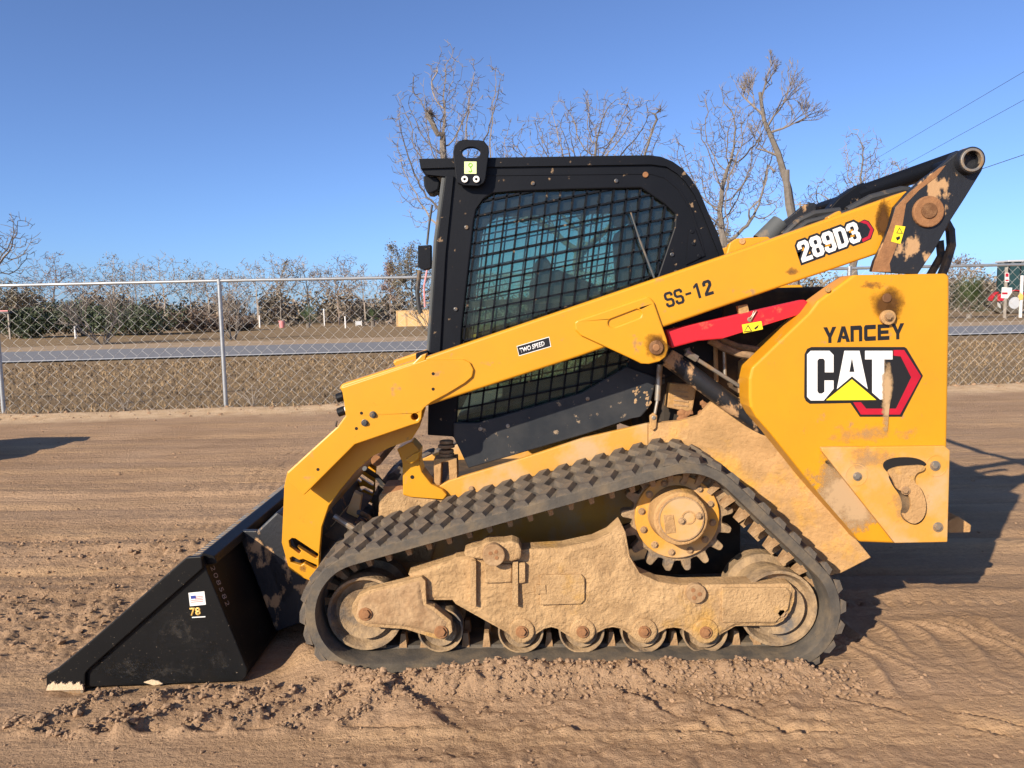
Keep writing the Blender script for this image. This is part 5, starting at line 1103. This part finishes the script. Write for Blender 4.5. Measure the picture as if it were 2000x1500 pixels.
# leafless vase shaped shrubs on the verge
for (x, yb, yt, wp, sd_, lab) in ((200, 673, 566, 165, 4, 'wide leafless vase shaped shrub on the grass across the road'), (455, 664, 574, 90, 9, 'leafless many stemmed shrub beyond the fence post'), (842, 650, 590, 120, 14, 'leafless shrub beside the wooden crate')):
    g = G(x, yb); h = top(x, yt, g.y); w_ = wp * g.y / F; rs_ = random.Random(sd_); root = empty('bare_shrub', (g.x, g.y, 0), lab, 'shrub', 'bare shrubs across the road'); mb = MB(); st2 = MB()
    def shoot(p, d, L, r, lev):
        q = p.copy(); pts = [q.copy()]; dd = d.copy()
        for i in range(3): dd = (dd + Vector((rs_.gauss(0, .12), rs_.gauss(0, .12), rs_.gauss(.03, .1)))).normalized(); q = q + dd * L / 3; pts.append(q.copy())
        (st2 if lev == 0 else mb).tube(pts, [max(.008, r * (1 - .18 * i)) for i in range(4)], 4 if lev < 2 else 3, False)
        if lev < 4:
            for _ in range(rs_.randint(2, 3)): shoot(pts[rs_.choice((2, 3, 3))], (dd + Vector((rs_.gauss(0, .4), rs_.gauss(0, .4), rs_.gauss(.1, .25)))).normalized(), L * .68, r * .6, lev + 1)
    for k in range(11):
        a = rs_.uniform(0, 6.28); sp_ = rs_.uniform(.15, .75); shoot(Vector((g.x + .12 * math.cos(a), g.y + .12 * math.sin(a), -.03)), Vector((math.cos(a) * sp_ * w_ / h, math.sin(a) * sp_, 1)).normalized(), h * .42, .035, 0)
    st2.build('stem', 'bark', root); tag(mb.build('twigs', 'twig', root), kind='stuff')
# palms
def palm(x, yb, yt, wp, n, lab, trunk=0, name='palmetto', grp='palms by the treeline', narrow=.055, Yd=None):
    g = G(x, yb) if Yd is None else Vector((at(x, Yd)[0], Yd, 0)); h = top(x, yt, g.y); w_ = wp * g.y / F / 2; root = empty(name, (g.x, g.y, 0), lab, 'palm', grp); mb = MB(); c = Vector((g.x, g.y, trunk))
    for k in range(n):
        a = rn.uniform(0, 6.28); e = rn.uniform(.05, 1.35); L = (w_ * math.cos(e) + (h - trunk) * math.sin(e)) * rn.uniform(.8, 1.05); d = Vector((math.cos(a) * math.cos(e), math.sin(a) * math.cos(e), math.sin(e))); s_ = d.cross(Vector((0, 0, 1))).normalized()
        tip = c + d * L + Vector((0, 0, -.12 * L * math.cos(e))); midp = c + d * L * .5 + Vector((0, 0, .05 * L))
        for q in range(-3, 4): 
            f_ = q / 3; mb.add([c + d * L * .3, midp + s_ * (narrow * L * f_ * 2 + narrow * .25), tip + s_ * narrow * L * 3 * f_ - d * abs(f_) * L * .15, midp + s_ * (narrow * L * f_ * 2 - narrow * .25)], [(0, 1, 2, 3)])
    mb.build('fronds', 'leaf_palm', root); MB().tube([(g.x, g.y, -.05), (g.x, g.y, max(trunk, .25))], [.2, .16], 8).build('trunk', 'bark', root)
palm(600, 640, 590, 70, 26, 'low palm clump left of the brown leaved tree', .4, Yd=70); palm(727, 640, 596, 60, 24, 'low palm between the white poles', .5, Yd=68); palm(722 + 95, 636, 600, 60, 22, 'short palm partly behind the wooden crate', .8, Yd=72)
palm(1893, 615, 532, 140, 120, 'large spiky rosette palm behind the fence at the road edge', .3, 'spiky_palm', 'spiky palm', .045, Yd=51)
# ------------------------------------------------------------------ small things across the road
cr_y = 66; c0 = P(775, 633, cr_y); c1 = P(856, 606, cr_y)
crate = empty('wooden_crate', (c0.x, cr_y, 0), 'new plywood crate standing in the field before the treeline', 'crate')
for k in range(4):
    xa = c0.x + (c1.x - c0.x) * k / 4; MB().box((xa + .01, cr_y, .0), (xa + (c1.x - c0.x) / 4 - .01, cr_y + .04, c1.z)).build('panel', 'wood', crate, .005)
MB().box((c0.x - .03, cr_y - .03, c1.z), (c1.x + .03, cr_y + 1.3, c1.z + .05)).build('lid', 'wood', crate, .005); MB().box((c0.x, cr_y + 1.2, 0), (c1.x, cr_y + 1.24, c1.z)).build('panel', 'wood', crate); MB().box((c0.x, cr_y + .05, 0), (c0.x + .04, cr_y + 1.19, c1.z)).build('panel', 'wood', crate); MB().box((c1.x - .04, cr_y + .05, 0), (c1.x, cr_y + 1.19, c1.z)).build('panel', 'wood', crate)
for x in (c0.x - .02, c0.x + .72): MB().box((x, cr_y - .03, 0), (x + .08, cr_y - .002, c1.z)).build('batten', 'wood', crate, .004)
for (x, yt, yb, lab) in ((148, 639, 661, 'white marker post in the grass before the dark hedge'), (508, 617, 640, 'white pole standing beside the pale trunked tree'), (675, 619, 641, 'white pole between the palm clumps'), (634, 604, 636, 'tall thin white pole behind the palm clumps'), (1, 0, 0, '')):
    if not lab: continue
    g = G(x, yb); h = top(x, yt, g.y); root = empty('marker_post', (g.x, g.y, 0), lab, 'post', 'white posts across the road')
    MB().tube([(g.x, g.y, -.05), (g.x, g.y, h)], .065, 10).build('shaft', 'pwhite', root, .01); MB().tube([(g.x, g.y, h), (g.x, g.y, h + .06)], [.075, .05], 10).build('cap', 'pwhite', root)
g = G(701, 637); root = empty('white_rack', (g.x, g.y, 0), 'small white panel on two legs by the low palms', 'sign'); wd = 11 * g.y / F / 2; h = top(701, 626, g.y)
for s_ in (-1, 1): MB().tube([(g.x + s_ * wd, g.y, -.05), (g.x + s_ * wd, g.y, h)], .035, 8).build('leg', 'pwhite', root)
MB().box((g.x - wd + .04, g.y - .02, .1), (g.x + wd - .04, g.y + .02, h - .06)).build('panel', 'roofgrey', root, .004)
g = G(551, 640); root = empty('red_tub', (g.x, g.y, 0), 'small red tub lying in the weeds near the treeline', 'tub'); MB().tube([(g.x, g.y, 0), (g.x, g.y, .62)], [.22, .28], 16).build('shell', 'dpink', root); MB().tube([(g.x, g.y, .58), (g.x, g.y, .66)], .30, 16).build('rim', 'dpink', root)
# open shed at the left edge
Ys = 54; e0_ = P(16, 612, Ys); root = empty('open_shed', (e0_.x - 2, Ys, 0), 'edge of a low open shed with a dark roof by the hedge', 'shed')
MB().box((e0_.x - 4, Ys, e0_.z), (e0_.x, Ys + 3, e0_.z + .14)).build('roof', 'cabtrim', root, .01); MB().box((e0_.x - 4, Ys - .03, e0_.z + .14), (e0_.x, Ys + .05, e0_.z + .22)).build('roof_edge', 'dpink', root)
for x in (e0_.x - .15, e0_.x - 3.8):
    for y in (Ys + .1, Ys + 2.8): MB().box((x, y, 0), (x + .1, y + .1, e0_.z)).build('post', 'greywood', root)
# tractor
Yt = 62; tb = P(1985, 600, Yt).x; tr = empty('red_tractor', (tb, Yt, 0), 'red farm tractor with glazed cab parked behind the fence across the road', 'tractor')
def tbox(name, x0, x1, z0, z1, y0, y1, m, bev=.04): return MB().box((tb + x0, Yt + y0, z0), (tb + x1, Yt + y1, z1)).build(name, m, tr, bev)
HT = P(1960, 509, Yt).z
tbox('roof', -1.35, .75, HT - .16, HT, -.85, .85, 'roofgrey', .05)
for x0 in (-1.2, -.3, .55):
    for y0 in (-.75, .67): tbox('cab_post', x0, x0 + .08, 1.5, HT - .16, y0, y0 + .08, 'black', .01)
for y0 in (-.72, .71): tbox('side_window', -1.1, .53, 1.65, HT - .18, y0, y0 + .015, 'tglass', 0)
tbox('rear_window', -1.19, -1.17, 1.65, HT - .18, -.66, .66, 'tglass', 0); tbox('windscreen', .6, .615, 1.65, HT - .18, -.66, .66, 'tglass', 0)
tbox('cab_base', -1.25, .65, 1.0, 1.6, -.7, .7, 'red', .05); tbox('bonnet', .65, 2.7, 1.15, 1.95, -.42, .42, 'red', .12); tbox('grille', 2.7, 2.78, .95, 1.8, -.35, .35, 'black', .02); tbox('chassis', -1, 2.6, .75, 1.15, -.3, .3, 'black', .03)
MB().tube([(tb + 1.5, Yt - .2, 1.9), (tb + 1.5, Yt - .2, 3.0)], .05, 10).build('exhaust', 'black', tr)
for (x, r, wdt, yo) in ((-.75, .88, .5, .72), (2.15, .6, .38, .68)):
    for s_ in (-1, 1):
        y0 = Yt + s_ * yo - wdt / 2; t_ = MB().cyl(Vector((tb + x, y0, r)), r, y0 + wdt, 28, inner=r * .55).build('tyre', 'rubber', tr, .06); MB().cyl(Vector((tb + x, y0 + .1, r)), r * .56, y0 + wdt - .1, 24).build('rim', 'dyel' if 0 else 'roofgrey', t_, .02)
for s_ in (-1, 1): MB().prism([Vector((tb - .75 + 1.0 * math.cos(a), Yt + s_ * .72 - .28, .88 + 1.0 * math.sin(a))) for a in [R_(q) for q in range(10, 171, 16)]] + [Vector((tb - .75 + .94 * math.cos(a), Yt + s_ * .72 - .28, .88 + .94 * math.sin(a))) for a in [R_(q) for q in range(170, 9, -16)]], Vector((0, .56, 0))).build('mudguard', 'red', tr)
# posts with signs in front of the tractor
def sign_post(x, yb, yt, lab, signs, m):
    Y = 50.0; g = P(x, yb, Y); root = empty('sign_post', (g.x, Y, 0), lab, 'sign', 'posts with notices by the road'); h = top(x, yt, Y)
    MB().box((g.x - .075, Y, -.1), (g.x + .075, Y + .12, h)).build('post', m, root, .01)
    for (pts, mm, l_) in signs: MB().prism([P(a, b, Y - .02 - .01 * l_) for a, b in pts], Vector((0, .008, 0))).build('notice', mm, root)
sign_post(1963, 616, 522, 'weathered post carrying white and red notices before the tractor', [([(1957, 561), (1977, 562), (1976, 572), (1968, 583), (1955, 582)], 'white', 1), ([(1957, 571), (1968, 571), (1968, 575), (1957, 575)], 'dred', 2), ([(1963, 533), (1971, 533), (1971, 551), (1963, 551)], 'white', 1), ([(1964, 534), (1970, 534), (1970, 541), (1964, 541)], 'dred', 2), ([(1964, 546), (1970, 546), (1970, 549), (1964, 549)], 'dred', 2)], 'greywood')
sign_post(1994, 616, 538, 'white post with a pale diamond notice beside the tractor bonnet', [([(1988, 578), (1993, 571), (1999, 577), (1998, 585), (1991, 586)], 'dgold', 1)], 'pwhite')
# power lines and their pole
Yp = 95; pole_x = P(1560, 600, Yp).x; zA = P(1560, 399, Yp).z; up_ = empty('utility_pole', (pole_x, Yp, 0), 'distant wooden utility pole among the bare trees carrying the wires', 'pole')
MB().tube([(pole_x, Yp, -.2), (pole_x, Yp, zA + .3)], [.17, .11], 8).build('shaft', 'greywood', up_); MB().box((pole_x - .9, Yp - .08, zA - .1), (pole_x + .9, Yp + .08, zA)).build('crossarm', 'greywood', up_)
for (p0, y1, rad, lab) in (((2000, 140, 29), 399, .011, 'topmost thin power line in the sky'), ((2000, 195, 29), 436, .011, 'middle thin power line in the sky'), ((2000, 302, 27), 451, .016, 'lowest and thickest power line meeting the link boss')):
    a = P(*p0); b = P(1560, y1, Yp); a2 = a + (a - b) * .35; pts = []
    for k in range(13): t = k / 12; q = a2.lerp(b, t); pts.append(q)
    tag(MB().tube(pts, [rad * .65 * (1 + .8 * k / 12) for k in range(13)], 5).build('power_line', 'hose'), lab, 'power line', 'power lines')
# stand-in bucket added just out of view to cast a shadow on the lot
sb = empty('added_shadow_bucket', (-6.8, 7.6, 0), 'unseen yellow stand-in bucket added to cast a shadow on the dirt lot', 'bucket'); q = [(-5.8, .62), (-5.78, .0), (-7.9, .0), (-7.9, .62)]
for y0 in (6.95, 8.2): MB().prism([Vector((a, y0, z)) for a, z in ((-5.85, .60), (-5.8, .02), (-7.6, .02), (-7.75, .2), (-6.6, .62))], Vector((0, .03, 0))).build('side_plate', 'yellow_dirty', sb, .005)
MB().prism([Vector((a, 6.98, z)) for a, z in ((-5.85, .60), (-5.8, .02), (-7.6, .02), (-7.6, .05), (-5.84, .06), (-5.89, .60))], Vector((0, 1.22, 0))).build('shell', 'yellow_dirty', sb, .005)
